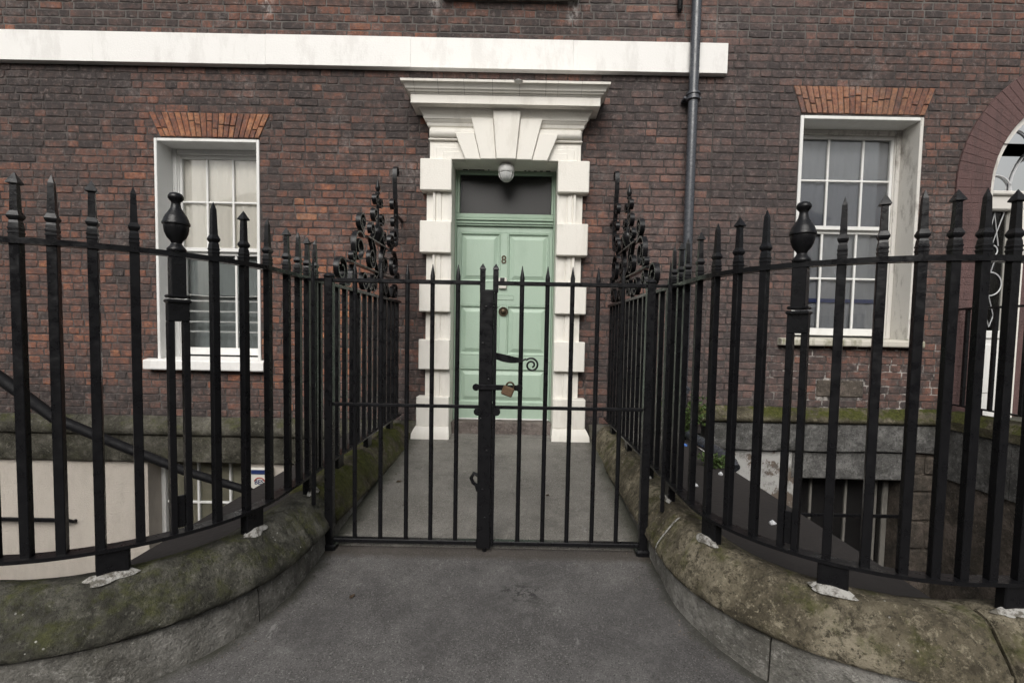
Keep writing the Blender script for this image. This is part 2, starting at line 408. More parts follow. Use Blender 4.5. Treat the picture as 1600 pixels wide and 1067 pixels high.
def put(o, parent):                     # parent, keeping world coordinates of the mesh data
    o.parent = parent
    o.matrix_parent_inverse = world(parent).inverted()
def world(o):
    m = Matrix.LocRotScale(o.location, o.rotation_euler, o.scale)
    return world(o.parent) @ o.matrix_parent_inverse @ m if o.parent else m
def tag(o, label=None, cat=None, group=None, kind=None):
    if label: o['label'] = label
    if cat: o['category'] = cat
    if group: o['group'] = group
    if kind: o['kind'] = kind
    return o
def empty(name, loc=(0, 0, 0), parent=None):
    o = bpy.data.objects.new(name, None); COL.objects.link(o); o.location = loc; o.empty_display_size = .2
    if parent is not None: put(o, parent)
    return o
def inst(name, mesh, parent, loc, rot=0.0, **props):
    o = bpy.data.objects.new(name, mesh); COL.objects.link(o)
    put(o, parent); o.location = loc; o.rotation_euler = (0, 0, rot)
    for k, v in props.items(): o[k] = v
    return o
def text(name, body, size, loc, mat, parent, depth=.003, bold=0.0):
    cu = bpy.data.curves.new(name, 'FONT'); cu.body = body; cu.size = size; cu.extrude = depth; cu.align_x = 'CENTER'; cu.align_y = 'CENTER'; cu.offset = bold
    cu.materials.append(MT[mat])
    tmp = bpy.data.objects.new(name + '_outline', cu); COL.objects.link(tmp)
    me = bpy.data.meshes.new_from_object(tmp.evaluated_get(bpy.context.evaluated_depsgraph_get())); bpy.data.objects.remove(tmp); bpy.data.curves.remove(cu)
    o = bpy.data.objects.new(name, me); COL.objects.link(o)
    put(o, parent); o.location = loc; o.rotation_euler = (PI / 2, 0, 0)
    return o

# ---------------------------------------------------------------- ground
GZ = lambda y: .025 + .085 * max(y, -5.2)
FX, CX, CY, RR = 1.04, 1.76, -2.5, .72           # fence line: straight, then a quarter circle out to the street
def fence(t, s, d=0.0):
    """point and outward (path side) direction at arc length t from the house, offset d to the path side"""
    if t < 2.44: p, nrm = (FX, -.06 - t), (-1, 0)
    elif t < 2.44 + PI / 2 * RR:
        a = (t - 2.44) / RR; p = (CX - RR * math.cos(a), CY - RR * math.sin(a)); nrm = (-math.cos(a), -math.sin(a))
    else: p, nrm = (CX + t - 2.44 - PI / 2 * RR, CY - RR), (0, -1)
    return s * (p[0] + nrm[0] * d), p[1] + nrm[1] * d
def fence_ang(t, s):
    x0, y0 = fence(t - .01, s); x1, y1 = fence(t + .01, s); return math.atan2(y1 - y0, x1 - x0)

mb = MB(); rows = []
def half(y):
    D = RR + .08
    if y > CY: return FX - .08
    if y < CY - D + .001: return CX
    return CX - math.sqrt(max(0, D * D - (y - CY) ** 2))
ys = [-2.12 - i * (CY * -1 + RR + .08 - 2.12) / 22 for i in range(23)]
for y in ys: rows.append([(x * half(y), y, GZ(y)) for x in (-1, -.5, 0, .5, 1)])
mb.sweep(rows, closed=False)
y1 = ys[-1]
far = [[(x, y, GZ(y)) for x in (-150, -20, -6, -2, 0, 2, 6, 20, 150)] for y in (y1, -4.2, -5.2, -9, -30, -200)]
mb.sweep(far, closed=False)
tag(mb.obj('pavement', 'pavement'), kind='structure')

mb = MB(); rows = []
for y in (-2.15, -2.14, -1.6, -1.1, -.6, -.1, .05):
    z = GZ(y) + (.006 if y < -2.145 else .012)
    rows.append([(x, y, z) for x in (-1.0, -.5, 0, .5, 1.0)])
mb.sweep(rows, closed=False)
mb.add([(-1, -2.15, GZ(-2.15) - .05), (1, -2.15, GZ(-2.15) - .05), (1, -2.15, GZ(-2.15) + .006), (-1, -2.15, GZ(-2.15) + .006)], [(0, 1, 2, 3)])
tag(mb.obj('path', 'path'), kind='structure')

# sunken area either side of the bridge path
mb = MB()
mb.add([(-9, -3.2, -2.5), (9, -3.2, -2.5), (9, .3, -2.5), (-9, .3, -2.5)], [(0, 1, 2, 3)])
tag(mb.obj('area_floor', 'stone_grey'), kind='structure')
mb = MB()
for s in (-1, 1):                                   # retaining wall under the low stone wall, and the bridge flank
    a = [fence(t, s, -.11) for t in [2.3 + .1 * i for i in range(13)] + [9.5]]
    mb.sweep([[(x, y, -2.6), (x, y, -.10)] for x, y in a], closed=False)
tag(mb.obj('retaining_wall', 'rubble'), kind='structure')
for s, xe in ((-1, 1.46), (1, 1.76)):
    mb = MB(); pl = [fence(.02 + .08 * i, s, -.03) for i in range(41)]
    pl = [p for p in pl if abs(p[0]) < xe] + [(s * xe, pl[-1][1] if abs(pl[-1][0]) > xe else -3.1)]
    pl[-1] = (s * xe, -CY * -1 - math.sqrt(max(0, (RR - .03) ** 2 - (xe - CX) ** 2)))
    pl += [(s * xe, -.02)]
    mb.sweep([[(x, y, z) for x, y in pl] for z in (-2.5, .095)])
    o = mb.obj('felted_deck', 'felt'); tag(o, kind='structure')

# ---------------------------------------------------------------- the two houses
XS = 2.02                                           # seam between the houses
house = empty('brick_house', (-2, 0, 0))
tag(house, 'dark brown brick town house holding the pale green door in a white stone surround', 'house')
house2 = empty('brick_house', (4.5, 0, 0))
tag(house2, 'dull purplish brick house beyond the drainpipe, with the maroon arched doorway', 'house')

def grid_wall(x0, x1, z0, z1, holes, y0, y1, mb):
    xs = sorted({x0, x1, *[min(max(h[i], x0), x1) for h in holes for i in (0, 1)]})
    zs = sorted({z0, z1, *[min(max(h[i], z0), z1) for h in holes for i in (2, 3)]})
    full = lambda i, j: 0 <= i < len(xs) - 1 and 0 <= j < len(zs) - 1 and not any(
        h[0] < (xs[i] + xs[i + 1]) / 2 < h[1] and h[2] < (zs[j] + zs[j + 1]) / 2 < h[3] for h in holes)
    for i in range(len(xs) - 1):
        for j in range(len(zs) - 1):
            if not full(i, j): continue
            a, b, c, d = xs[i], xs[i + 1], zs[j], zs[j + 1]
            mb.add([(a, y0, c), (b, y0, c), (b, y0, d), (a, y0, d)], [(0, 1, 2, 3)])
            mb.add([(a, y1, c), (b, y1, c), (b, y1, d), (a, y1, d)], [(3, 2, 1, 0)])
            for di, dj, q in ((-1, 0, ((a, c), (a, d))), (1, 0, ((b, c), (b, d))), (0, -1, ((a, c), (b, c))), (0, 1, ((a, d), (b, d)))):
                if not full(i + di, j + dj):
                    (p, r), (u, w) = q
                    mb.add([(p, y0, r), (u, y0, w), (u, y1, w), (p, y1, r)], [(0, 1, 2, 3)])

ARC = (5.745, 2.60, .97, 1.31)                       # next door's arch: centre x, spring z, inner and outer radius
LW = (-3.49, -2.452, .752, 2.93); RW = (2.878, 4.086, 1.085, 3.268)
DOOR = (-.80, .765, -.1, 3.16)
LARCH = ((-3.54, -2.342, 3.182), (-3.425, -2.452, 2.945)); RARCH = ((2.791, 4.184, 3.552), (2.88, 4.09, 3.288))
holesL = [LW, (-.56, .53, -.1, 2.9)]
holesR = [RW]
zz = ARC[1]
holesR.append((ARC[0] - 1.15, ARC[0] + 1.15, -.5, ARC[1]))
for k in range(16):
    z = k * .073; w = math.sqrt(max(.0, 1.15 ** 2 - (z + .073) ** 2))
    if w > 0: holesR.append((ARC[0] - w, ARC[0] + w, ARC[1] + z, ARC[1] + z + .073))
mb = MB(); grid_wall(-7.0, XS, .10, 4.8, holesL, .0058, .42, mb)
wallL = mb.obj('wall', 'mortar', house)
mb = MB(); grid_wall(XS, 8.0, .30, 4.8, holesR, .0058, .42, mb)
wallR = mb.obj('wall', 'mortar', house2)

def brick_geo(l, h, seed, d=.03):
    r = random.Random(seed); j = lambda a: r.uniform(-a, a)
    p = .0005 + j(.0022); e = .0055; tx, tz = j(.0012), j(.0012)
    n = 4 if l > .15 else 3
    ou = [(-l / 2 + l * i / n, -h / 2) for i in range(n)] + [(l / 2, -h / 2), (l / 2, 0)] + [(l / 2 - l * i / n, h / 2) for i in range(n)] + [(-l / 2, h / 2), (-l / 2, 0)]
    N = len(ou); rim = []; fr = []
    for x, z in ou:
        corner = abs(abs(x) - l / 2) < 1e-6 and abs(abs(z) - h / 2) < 1e-6
        x += j(.0028); z += j(.0026)
        if corner: x *= 1 - r.uniform(.0, .02); z *= 1 - r.uniform(.01, .09)
        rim.append((x, .0052, z))
        q = e * r.uniform(.5, 1.7)
        fr.append((x - math.copysign(min(q, abs(x) * .5), x) * (1 if abs(x) > l * .4 else 0), p + tx * x / l + tz * z / h + j(.0012), z - math.copysign(min(q, abs(z) * .5), z) * (1 if abs(z) > h * .2 else 0)))
    v = fr + rim + [(x, d, z) for x, _, z in rim]
    f = [tuple(range(N))] + [(i, i + N, (i + 1) % N + N, (i + 1) % N) for i in range(N)] + [(i + N, i + 2 * N, (i + 1) % N + 2 * N, (i + 1) % N + N) for i in range(N)]
    return v, f
CO, BH, JT, ST, HD = .0735, .0645, .0105, .213, .101
var = {}
def variant(kind, k):
    if (kind, k) not in var:
        m = MB(); v, f = brick_geo(ST if kind == 's' else HD, BH, hash((kind == 's', k)) % 999); m.add(v, f)
        var[kind, k] = m.mesh('brick', 'brick')
    return var[kind, k]

def tone_at(x, z, right):
    p = Vector((x * .55, z * .55, 3.1 if right else 0))
    n1 = noise.noise(p); n2 = noise.noise(Vector((x * 1.9, z * 1.9, 7)))
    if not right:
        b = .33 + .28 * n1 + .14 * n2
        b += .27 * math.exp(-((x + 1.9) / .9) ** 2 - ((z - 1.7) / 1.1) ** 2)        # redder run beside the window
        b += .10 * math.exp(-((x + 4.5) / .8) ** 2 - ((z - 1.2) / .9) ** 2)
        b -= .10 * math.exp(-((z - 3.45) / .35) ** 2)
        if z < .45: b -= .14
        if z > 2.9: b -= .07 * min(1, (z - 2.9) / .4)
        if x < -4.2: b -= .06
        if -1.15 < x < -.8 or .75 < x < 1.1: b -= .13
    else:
        b = .22 + .16 * n1 + .10 * n2
        if x > 2.8: b += .05
        if z > 3.5: b -= .02
    return b
def in_arch(x, z, A):
    (ta, tb, zt), (ba, bb, zb) = A
    return None if not (zb - .02 < z < zt + .012) else (ba + (ta - ba) * (z - zb) / (zt - zb) - .006, bb + (tb - bb) * (z - zb) / (zt - zb) + .006)

def lay(wall, xa, xb, zbase, ztop, holes, arches, right, rnd):
    stuff = MB(); singles = []
    k = 0; z = zbase
    while z + BH < ztop:
        zc = z + BH / 2; cuts = []
        for h in holes:
            if h[2] - .02 < zc < h[3] + (.012 if h is not holes[-1] else 0): cuts.append((h[0] - .004, h[1] + .004))
        for A in arches:
            q = in_arch(0, zc, A)
            if q: cuts.append(q)
        if not right and 3.62 < zc < 3.91: z += CO; k += 1; continue
        if not right and zc < 3.16 and zc > 0: cuts.append((-.78, .745))
        if right:
            dz = zc - ARC[1]
            if dz < 0: cuts.append((ARC[0] - ARC[3] + .03, ARC[0] + ARC[3] - .03))
            elif dz < ARC[3]:
                w = math.sqrt(ARC[3] ** 2 - dz * dz) - .02; cuts.append((ARC[0] - w, ARC[0] + w))
            cuts.append((3.165, 3.645)) if .49 < zc < .675 else None
        cuts = sorted(c for c in cuts if c)
        segs = []; a = xa
        for c0, c1 in cuts:
            if c0 > a: segs.append((a, c0))
            a = max(a, c1)
        if a < xb: segs.append((a, xb))
        x = xa - (0 if k % 2 == 0 else (ST + JT) * .5 + HD * .25) - rnd.uniform(0, .012); i = k % 2
        zj = zc + .005 * noise.noise(Vector((k * .7, 0, 1)))
        while x < xb:
            L = ST if i % 2 == 0 else HD
            if rnd.random() < .05: L = HD if L == ST else ST
            L0 = L; L += rnd.uniform(-.008, .008)
            for s0, s1 in segs:
                p, q = max(x, s0), min(x + L, s1)
                if q - p < .028: continue
                if q - p > s1 - p - .03 and s1 - q < .03: q = s1 - .003
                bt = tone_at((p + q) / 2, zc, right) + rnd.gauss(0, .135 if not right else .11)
                if L0 == HD: bt += .05
                if rnd.random() < .03: bt += .28
                bt = min(max(bt, .02), .98)
                sag = .006 * noise.noise(Vector(((p + q) * .6, zc * 3, 5)))
                full = abs((q - p) - L) < 1e-6
                if full: singles.append((L0 == ST, (p + q) / 2, zj + sag, bt, L / L0))
                else:
                    v, f = brick_geo(q - p, BH, rnd.random()); stuff.add([(a + (p + q) / 2, b, c + zj + sag) for a, b, c in v], f, bt)
            x += L + JT; i += 1
        z += CO; k += 1
    return stuff, singles
def finish(wall, stuff, singles, pick, cap):
    singles.sort(key=lambda s: (not s[0], pick(s[1], s[2])))
    for n_, (st, x, z, bt, sc) in enumerate(singles):
        if n_ < cap:
            o = inst('brick', variant('s' if st else 'h', n_ % 9), wall, (x, 0, z)); o.scale = (sc, 1, 1); o['tone'] = bt
        else:
            v, f = brick_geo((ST if st else HD) * sc, BH, x * 13 + z); stuff.add([(a + x, b, c + z) for a, b, c in v], f, bt)
    o = stuff.obj('brick', 'brick', wall); o['kind'] = 'stuff'
rnd = random.Random(4)
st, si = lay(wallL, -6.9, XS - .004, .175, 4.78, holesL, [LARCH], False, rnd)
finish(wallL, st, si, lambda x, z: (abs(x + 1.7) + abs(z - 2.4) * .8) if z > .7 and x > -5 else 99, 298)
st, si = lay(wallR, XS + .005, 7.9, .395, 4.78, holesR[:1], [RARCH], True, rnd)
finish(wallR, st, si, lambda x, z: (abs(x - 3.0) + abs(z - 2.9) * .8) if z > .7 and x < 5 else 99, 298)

def flat_arch(A, n, parent, red, seed):
    (ta, tb, zt), (ba, bb, zb) = A; r = random.Random(seed)
    m = MB(); m.prism([(ta, zt), (ba, zb), (bb, zb), (tb, zt)], .006, .2)
    base = m.obj('flat_arch', 'mortar', parent)
    for i in range(n):
        u0, u1 = i / n, (i + 1) / n; g = .0035
        q = [(ba + (bb - ba) * u0 + g, zb + r.uniform(0, .006)), (ba + (bb - ba) * u1 - g, zb + r.uniform(0, .006)),
             (ta + (tb - ta) * u1 - g, zt - r.uniform(0, .004)), (ta + (tb - ta) * u0 + g, zt - r.uniform(0, .004))]
        parts = [(0, 1)] if r.random() < .45 else [(0, .46 + r.uniform(-.18, .2))]
        if len(parts) == 1 and parts[0][1] < 1: parts.append((parts[0][1] + .035, 1))
        for a, b in parts:
            L = lambda p, q_, f_: (p[0] + (q_[0] - p[0]) * f_, p[1] + (q_[1] - p[1]) * f_)
            poly = [L(q[0], q[3], a), L(q[1], q[2], a), L(q[1], q[2], b), L(q[0], q[3], b)]
            cx = sum(p[0] for p in poly) / 4; cz = sum(p[1] for p in poly) / 4
            y = -.004 + r.uniform(-.003, .003); sh = .93
            v = [(cx + (p[0] - cx) * .88, y, cz + (p[1] - cz) * .96) for p in poly] + [(p[0], y + .006, p[1]) for p in poly] + [(p[0], .03, p[1]) for p in poly]
            f = [(0, 1, 2, 3)] + [(k, k + 4, (k + 1) % 4 + 4, (k + 1) % 4) for k in range(4)] + [(k + 4, k + 8, (k + 1) % 4 + 8, (k + 1) % 4 + 4) for k in range(4)]
            mm = MB(); mm.add(v, f); o = mm.obj('brick', 'brick', base); o['tone'] = min(.98, max(.2, red + r.gauss(0, .16)))
flat_arch(LARCH, 19, house, .80, 3); flat_arch(RARCH, 23, house2, .95, 5)

# string course blocks
xs = [-7.0, -5.6, -4.02, -2.35, -.95, .62, 2.112]
for a, b in zip(xs, xs[1:]):
    m = MB(); dz = random.uniform(-.0015, .0015)
    m.box(a + .0003, b - .0003, -.062 + random.uniform(-.001, .001), .05, 3.622 + dz, 3.905 + dz, .002)
    m.obj('string_course', 'string', house, 30)
# stone plinth: sloped top bed and a band below
def plinth(parent, xs, zt, zb, band, mat1, mat2):
    r = random.Random(2)
    for a, b in zip(xs, xs[1:]):
        m = MB(); n = max(2, int((b - a) / .12)); rails = []
        for i in range(n + 1):
            x = a + .002 + (b - a - .004) * i / n
            w = lambda q: .010 * noise.noise(Vector((x * 4, q * 9, zt)))
            rails.append([(x, .3, zt), (x, -.005, zt + w(1)), (x, -.05, zt - .045 + w(2)), (x, -.088, zt - .085 + w(3)), (x, -.10, zt - .11 + w(4)),
                          (x, -.095, zb + .02 + w(5) * .5), (x, -.075, zb), (x, .3, zb)])
        m.sweep(rails); m.obj('plinth_stone', mat1, parent, 50)
    cs = [xs[0] + (.14 if xs[0] == 1.98 else 0)] + [x + r.uniform(.25, .45) for x in xs[1:-1]] + [xs[-1]]
    for a2, b2 in zip(cs, cs[1:]):
        m = MB(); n = max(2, int((b2 - a2) / .1)); a, b = a2, b2; rails = []
        for i in range(n + 1):
            x = a2 + .002 + (b2 - a2 - .004) * i / n
            w = lambda q: .012 * noise.noise(Vector((x * 5, q * 9, zt + 3)))
            rails.append([(x, .3, zb - .003), (x, -.055 + w(1) * .4, zb - .003), (x, -.058 + w(2) * .4, (zb + band) / 2), (x, -.055 + w(3) * .4, band + .012 + w(4)), (x, -.04, band + w(5)), (x, .3, band)])
        m.sweep(rails); m.obj('plinth_stone', mat2, parent, 50)
plinth(house, [-7.2, -5.7, -4.3, -2.9, -1.9, -.87], .168, -.012, -.292, 'stone_plinth', 'stone_plinth')
plinth(house, [.87, 1.5], .168, -.012, -.292, 'stone_plinth', 'stone_plinth')
plinth(house2, [1.98, 3.0, 4.0, 4.5], .385, .235, -.055, 'stone_moss', 'stone_ashlar')

# ---------------------------------------------------------------- basement fronts
BW = (-3.62, -2.60, -1.75, -.30)
mb = MB(); grid_wall(-8, -.9, -2.5, -.296, [BW], 0.0, .4, mb); mb.obj('basement_wall', 'basement', house)
mb = MB(); mb.box(-.9, .9, -.0, .4, -2.5, -.10); mb.obj('basement_wall', 'rubble', house)
mb = MB(); grid_wall(.9, 2.985, -2.5, -.058, [], 0.0, .4, mb); mb.obj('basement_wall', 'limewash', house2)
mb = MB(); grid_wall(2.985, 8, -2.5, -.058, [(2.985, 4.12, -1.9, -.10)], .002, .4, mb); mb.obj('basement_wall', 'rubble', house2)
for a, b in ((2.95, 3.33), (3.336, 3.73), (3.736, 4.14)):
    m = MB(); dz = random.uniform(-.012, .012); m.box(a, b, -.012 + random.uniform(-.006, .006), .3, -.335 + dz, -.064, .012); m.obj('lintel_stone', 'stone_ashlar', house2)
def rubble_stones(x0, x1, z0, z1, parent, seed):
    r = random.Random(seed); z = z0
    while z < z1:
        h = r.uniform(.16, .34); x = x0 + r.uniform(-.1, 0)
        while x < x1:
            w = r.uniform(.12, .4); a, b = max(x, x0), min(x + w, x1)
            if b - a > .05:
                m = MB(); m.box(a, b, -.018 + r.uniform(-.012, .008), .05, z, min(z + h, z1) - .012, .016)
                m.obj('stone', 'rubble', wall_of[parent])
            x += w + .014
        z += h
wall_of = {house2: mb and bpy.data.objects[[o.name for o in house2.children if o.name.startswith('basement_wall')][-1]]}
rubble_stones(4.13, 4.50, -1.6, -.065, house2, 6)

# ---------------------------------------------------------------- windows
def pane_box(m, x0, x1, y, z0, z1): m.box(x0, x1, y, y + .004, z0, z1)
def sash_window(parent, W, label, mw, vx, rows_u, rows_l, meet, blinds, worn, sill, proud=.006, frame_w=.028, yg=.25):
    x0, x1, z0, z1 = W
    w = empty('window', ((x0 + x1) / 2, 0, z0), parent); w['label'] = label
    m = MB()                                          # painted lining of the opening, rim proud of the brick
    fw = frame_w
    m.box(x0 - .001, x0 + fw, -proud, yg + .05, z0, z1, .004); m.obj('frame', mw, w)
    m = MB(); m.box(x1 - fw, x1 + .001, -proud, yg + .05, z0, z1, .004); m.obj('frame', worn or mw, w)
    m = MB(); m.box(x0 + fw + .001, x1 - fw - .001, -proud + .001, yg + .05, z1 - fw, z1 + .001, .004); m.obj('frame', mw, w)
    # sash box
    m = MB(); b = .045
    for a, c in ((x0 + fw + .001, x0 + fw + b), (x1 - fw - b, x1 - fw - .001)):
        m.box(a, c, yg - .045, yg + .045, z0 + .01, z1 - fw - .001, .004)
        q = c if a < (x0 + x1) / 2 else a
        m.box(q - .012, q + .012, yg - .03, yg + .046, z0 + .011, z1 - fw - .002, .003)
    m.box(x0 + fw + b + .001, x1 - fw - b - .001, yg - .04, yg + .044, z1 - fw - .05, z1 - fw - .002, .004)
    m.obj('sash_box', mw if not worn else worn, w)
    gx0, gx1 = x0 + fw + b + .013, x1 - fw - b - .013; zt = z1 - fw - .052; zb = z0 + .035
    xsn = [gx0] + vx + [gx1]
    for (za, zc, rows_, yy) in ((meet, zt, rows_u, yg), (zb, meet, rows_l, yg + .036)):
        s = MB()
        s.box(gx0 - .011, gx0 + .026, yy - .018, yy + .018, za, zc, .003); s.box(gx1 - .026, gx1 + .011, yy - .018, yy + .018, za, zc, .003)
        bot = .038 if za == meet else .075
        s.box(gx0 + .026, gx1 - .026, yy - .0185, yy + .0185, za, za + bot, .003)
        s.box(gx0 + .026, gx1 - .026, yy - .0185, yy + .0185, zc - .036, zc, .003)
        s.obj('sash', mw, w)
        zr = [za + bot] + rows_ + [zc - .036]
        for v in vx:
            g = MB(); g.box(v - .011, v + .011, yy - .013, yy + .013, za + bot, zc - .036, .004); g.obj('glazing_bar', mw, w)
        for h in rows_:
            g = MB(); g.box(gx0 + .026, gx1 - .026, yy - .012, yy + .012, h - .010, h + .010, .004); g.obj('glazing_bar', mw, w)
        for i in range(len(xsn) - 1):
            for k in range(len(zr) - 1):
                g = MB(); pane_box(g, xsn[i] - .002, xsn[i + 1] + .002, yy - .002, zr[k], zr[k + 1]); g.obj('pane', 'glass', w)
    for (za, zc, yb, mat) in blinds:
        g = MB(); n = 40; rails = []
        for i in range(n + 1):
            x = gx0 - .05 + (gx1 - gx0 + .1) * i / n; dy = .006 * math.sin(i * 1.7) + .006 * math.sin(i * .61)
            rails.append([(x, yb + dy, za), (x, yb + dy + .004, za), (x, yb + dy + .004, zc), (x, yb + dy, zc)])
        g.sweep(rails); g.obj('blind', mat, w, 60)
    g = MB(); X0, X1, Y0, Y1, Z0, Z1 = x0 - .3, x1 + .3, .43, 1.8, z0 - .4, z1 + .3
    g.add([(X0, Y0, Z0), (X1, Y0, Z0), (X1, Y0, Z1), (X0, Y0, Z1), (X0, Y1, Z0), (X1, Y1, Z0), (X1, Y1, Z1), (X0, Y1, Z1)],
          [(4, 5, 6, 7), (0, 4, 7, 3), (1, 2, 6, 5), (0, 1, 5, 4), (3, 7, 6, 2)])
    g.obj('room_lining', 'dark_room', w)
    sx0, sx1, sz0, sz1, smat = sill
    rails = []; n = 14
    for i in range(n + 1):
        x = sx0 + (sx1 - sx0) * i / n; q = .004 * noise.noise(Vector((x * 6, 0, sz0)))
        rails.append([(x, yg + .06, sz1 + .02), (x, -.02, sz1 + .006), (x, -.075, sz1 - .004 + q), (x, -.082, sz1 - .014 + q), (x, -.082 + q, sz0 + .01 + q), (x, -.076, sz0 + q), (x, yg + .06, sz0)])
    g = MB(); g.sweep(rails); g.obj('sill', smat, w, 24)
    return w, gx0, gx1
w, g0, g1 = sash_window(house, LW, 'white sash window with horizontal rods behind its lower panes', 'white', [-3.125, -2.855], [2.375], [], 1.868,
            [(1.88, 2.9, .274, 'blind'), (1.42, 1.90, .345, 'frost'), (.75, 1.42, .42, 'frost')], None, (-3.583, -2.387, .648, .748, 'string'))
for i, z in enumerate((1.425, 1.355, 1.245, 1.135, 1.03)):
    g = MB(); g.tube([(g0 - .03 + (g1 - g0 + .06) * k / 8, .308, z - (.022 * math.sin(PI * k / 8) if i == 0 else 0)) for k in range(9)], .0095 if i else .006, 6); g.obj('rod', 'white', w, 40)
w, g0, g1 = sash_window(house2, RW, 'sash window with peeling paint and a dim grey blind', 'white', [3.33, 3.69], [2.725], [1.72], 2.222,
            [(2.70, 3.3, .30, 'greyblind'), (2.222, 2.70, .30, 'pane_tone'), (1.1, 2.20, .345, 'greyblind')], 'worn_white', (2.75, 4.17, 1.012, 1.078, 'grubby'), frame_w=.032, yg=.27)
g = MB(); g.box(g0, g1, .325, .335, 1.47, 1.51); g.obj('blue_strip', 'blue', w)  # narrow dark blue strip across, behind the lower panes
# upper windowsill just above the picture
m = MB(); m.box(-.66, .66, -.1, .3, 4.302, 4.40, .008); m.obj('upper_sill', 'stone_grey', house)

# basement window, left
w = empty('window', (-3.1, .2, -1.2), house); w['label'] = 'white barred basement window in the cream wall'
x0, x1, z0, z1 = BW
m = MB(); m.box(x0, x0 + .045, .18, .26, z0, z1, .004); m.box(x1 - .045, x1, .18, .26, z0, z1, .004); m.box(x0 + .046, x1 - .046, .18, .26, z0, z0 + .06, .004); m.obj('frame', 'white', w)
for x in (-3.24, -2.90):
    m = MB(); m.box(x - .012, x + .012, .20, .235, z0 + .06, z1, .004); m.obj('glazing_bar', 'white', w)
for z in (-.79, -1.25):
    m = MB(); m.box(x0 + .046, x1 - .046, .202, .233, z - .012, z + .012, .004); m.obj('glazing_bar', 'white', w)
for i, (a, b) in enumerate(((x0 + .04, -3.24), (-3.24, -2.90), (-2.90, x1 - .04))):
    for c, d in ((z0 + .05, -1.25), (-1.25, -.79), (-.79, z1)):
        m = MB(); pane_box(m, a, b, .216, c, d); m.obj('pane', 'glass', w)
m = MB(); m.box(x0 + .03, x1 - .03, .235, .24, z0, z1); m.obj('blind', 'olive_blind', w)
# basement window, right: dark, barred
w = empty('window', (3.55, .2, -1.2), house2); w['label'] = 'dark basement window under the stone lintel with a security bar'
m = MB(); m.box(2.985, 4.12, .5, .52, -1.9, -.1); m.obj('room_lining', 'dark_room', w)
m = MB(); m.box(2.99, 4.115, .2, .27, -1.45, -1.37, .004); m.box(2.99, 3.03, .2, .27, -1.37, -.34, .004); m.box(4.06, 4.115, .2, .27, -1.37, -.34, .004); m.obj('frame', 'dull_bar', w)
for x in (3.29, 3.665, 3.985):
    m = MB(); m.box(x - .012, x + .012, .20, .24, -1.37, -.34, .004); m.obj('glazing_bar', 'dull_bar', w)
for a, b in ((3.0, 3.29), (3.29, 3.665), (3.665, 3.985), (3.985, 4.08)):
    m = MB(); pane_box(m, a, b, .218, -1.38, -.33); m.obj('pane', 'dark_glass', w)
m = MB(); m.box(3.05, 4.13, -.02, .0, -.735, -.70, .004); m.tube([(4.12, -.01, -.718), (4.17, -.02, -.73), (4.19, -.0, -.76)], .016, 6); m.obj('security_bar', 'iron', w)

# ---------------------------------------------------------------- door surround
ds = empty('door_surround', (-.018, 0, 0), house)
XC = -.018
for s in (-1, 1):
    def bx(a, b, y0, y1, z0, z1, c, name, mat='cream'):
        m = MB(); p, q = sorted((XC + s * a, XC + s * b)); m.box(p, q, y0, y1, z0, z1, c); m.obj(name, mat, ds, 30)
    # moulded shaft (plan profile extruded upward)
    prof = [(.516, .2), (.516, -.062), (.53, -.07), (.60, -.07), (.612, -.064), (.62, -.074), (.655, -.080), (.668, -.072), (.675, -.088), (.695, -.092), (.70, -.05), (.765, -.045), (.765, .2)]
    m = MB(); m.sweep([[(XC + s * a, b, z) for a, b in prof] for z in (.10, 2.74)]); m.obj('shaft', 'cream', ds, 30)
    for z0, z1 in ((2.442, 2.742), (1.843, 2.149), (1.273, 1.565), (.708, 1.004), (.14, .436)):
        m = MB(); d = random.uniform(-.003, .003); p, q = sorted((XC + s * .513, XC + s * (.817 + (.02 if z0 < .3 else 0)))); m.box(p, q, -.128 + d, .1, z0 + d, z1 + d, .007); m.obj('block', 'cream', ds, 30)
    # flared foot
    rails = []
    for z, o in ((GZ(-.1) - .03, .045), (.075, .038), (.11, .022), (.142, .004)):
        a, b = XC + s * (.513 - o * .2), XC + s * (.838 + o); y = -.132 - o
        rails.append([(a, .1, z), (a, y, z), (b, y, z), (b, .1, z)])
    m = MB(); m.sweep(rails); m.obj('foot', 'cream', ds, 30)
    # eared architrave with stepped fields, and cushion frieze end
    for a, b, y, z0, z1 in ((.30, .735, -.070, 2.744, 2.925), (.30, .705, -.082, 2.745, 2.893), (.30, .67, -.09, 2.746, 2.862), (.30, .60, -.098, 2.747, 2.82)):
        bx(a, b, y, .1, z0, z1, .004, 'architrave')
    bx(.30, .745, -.098, .1, 2.928, 2.945, .006, 'architrave')
# cushion frieze
rails = []
for hw in (.700, .728, .735, ):
    pass
pr = [(-.06, 2.948), (-.105, 2.955), (-.122, 2.975), (-.127, 2.998), (-.122, 3.022), (-.105, 3.042), (-.06, 3.05), (.1, 3.05), (.1, 2.948)]
rl = []
for x, k in ((-.742, .3), (-.737, .7), (-.72, 1), (.72, 1), (.737, .7), (.742, .3)):
    rl.append([(XC + x, -.04 + (y + .04) * k if y < 0 else y, 2.999 + (z - 2.999) * (.6 + .4 * k)) for y, z in pr])
m = MB(); m.sweep(rl); m.obj('frieze', 'cream', ds, 50)
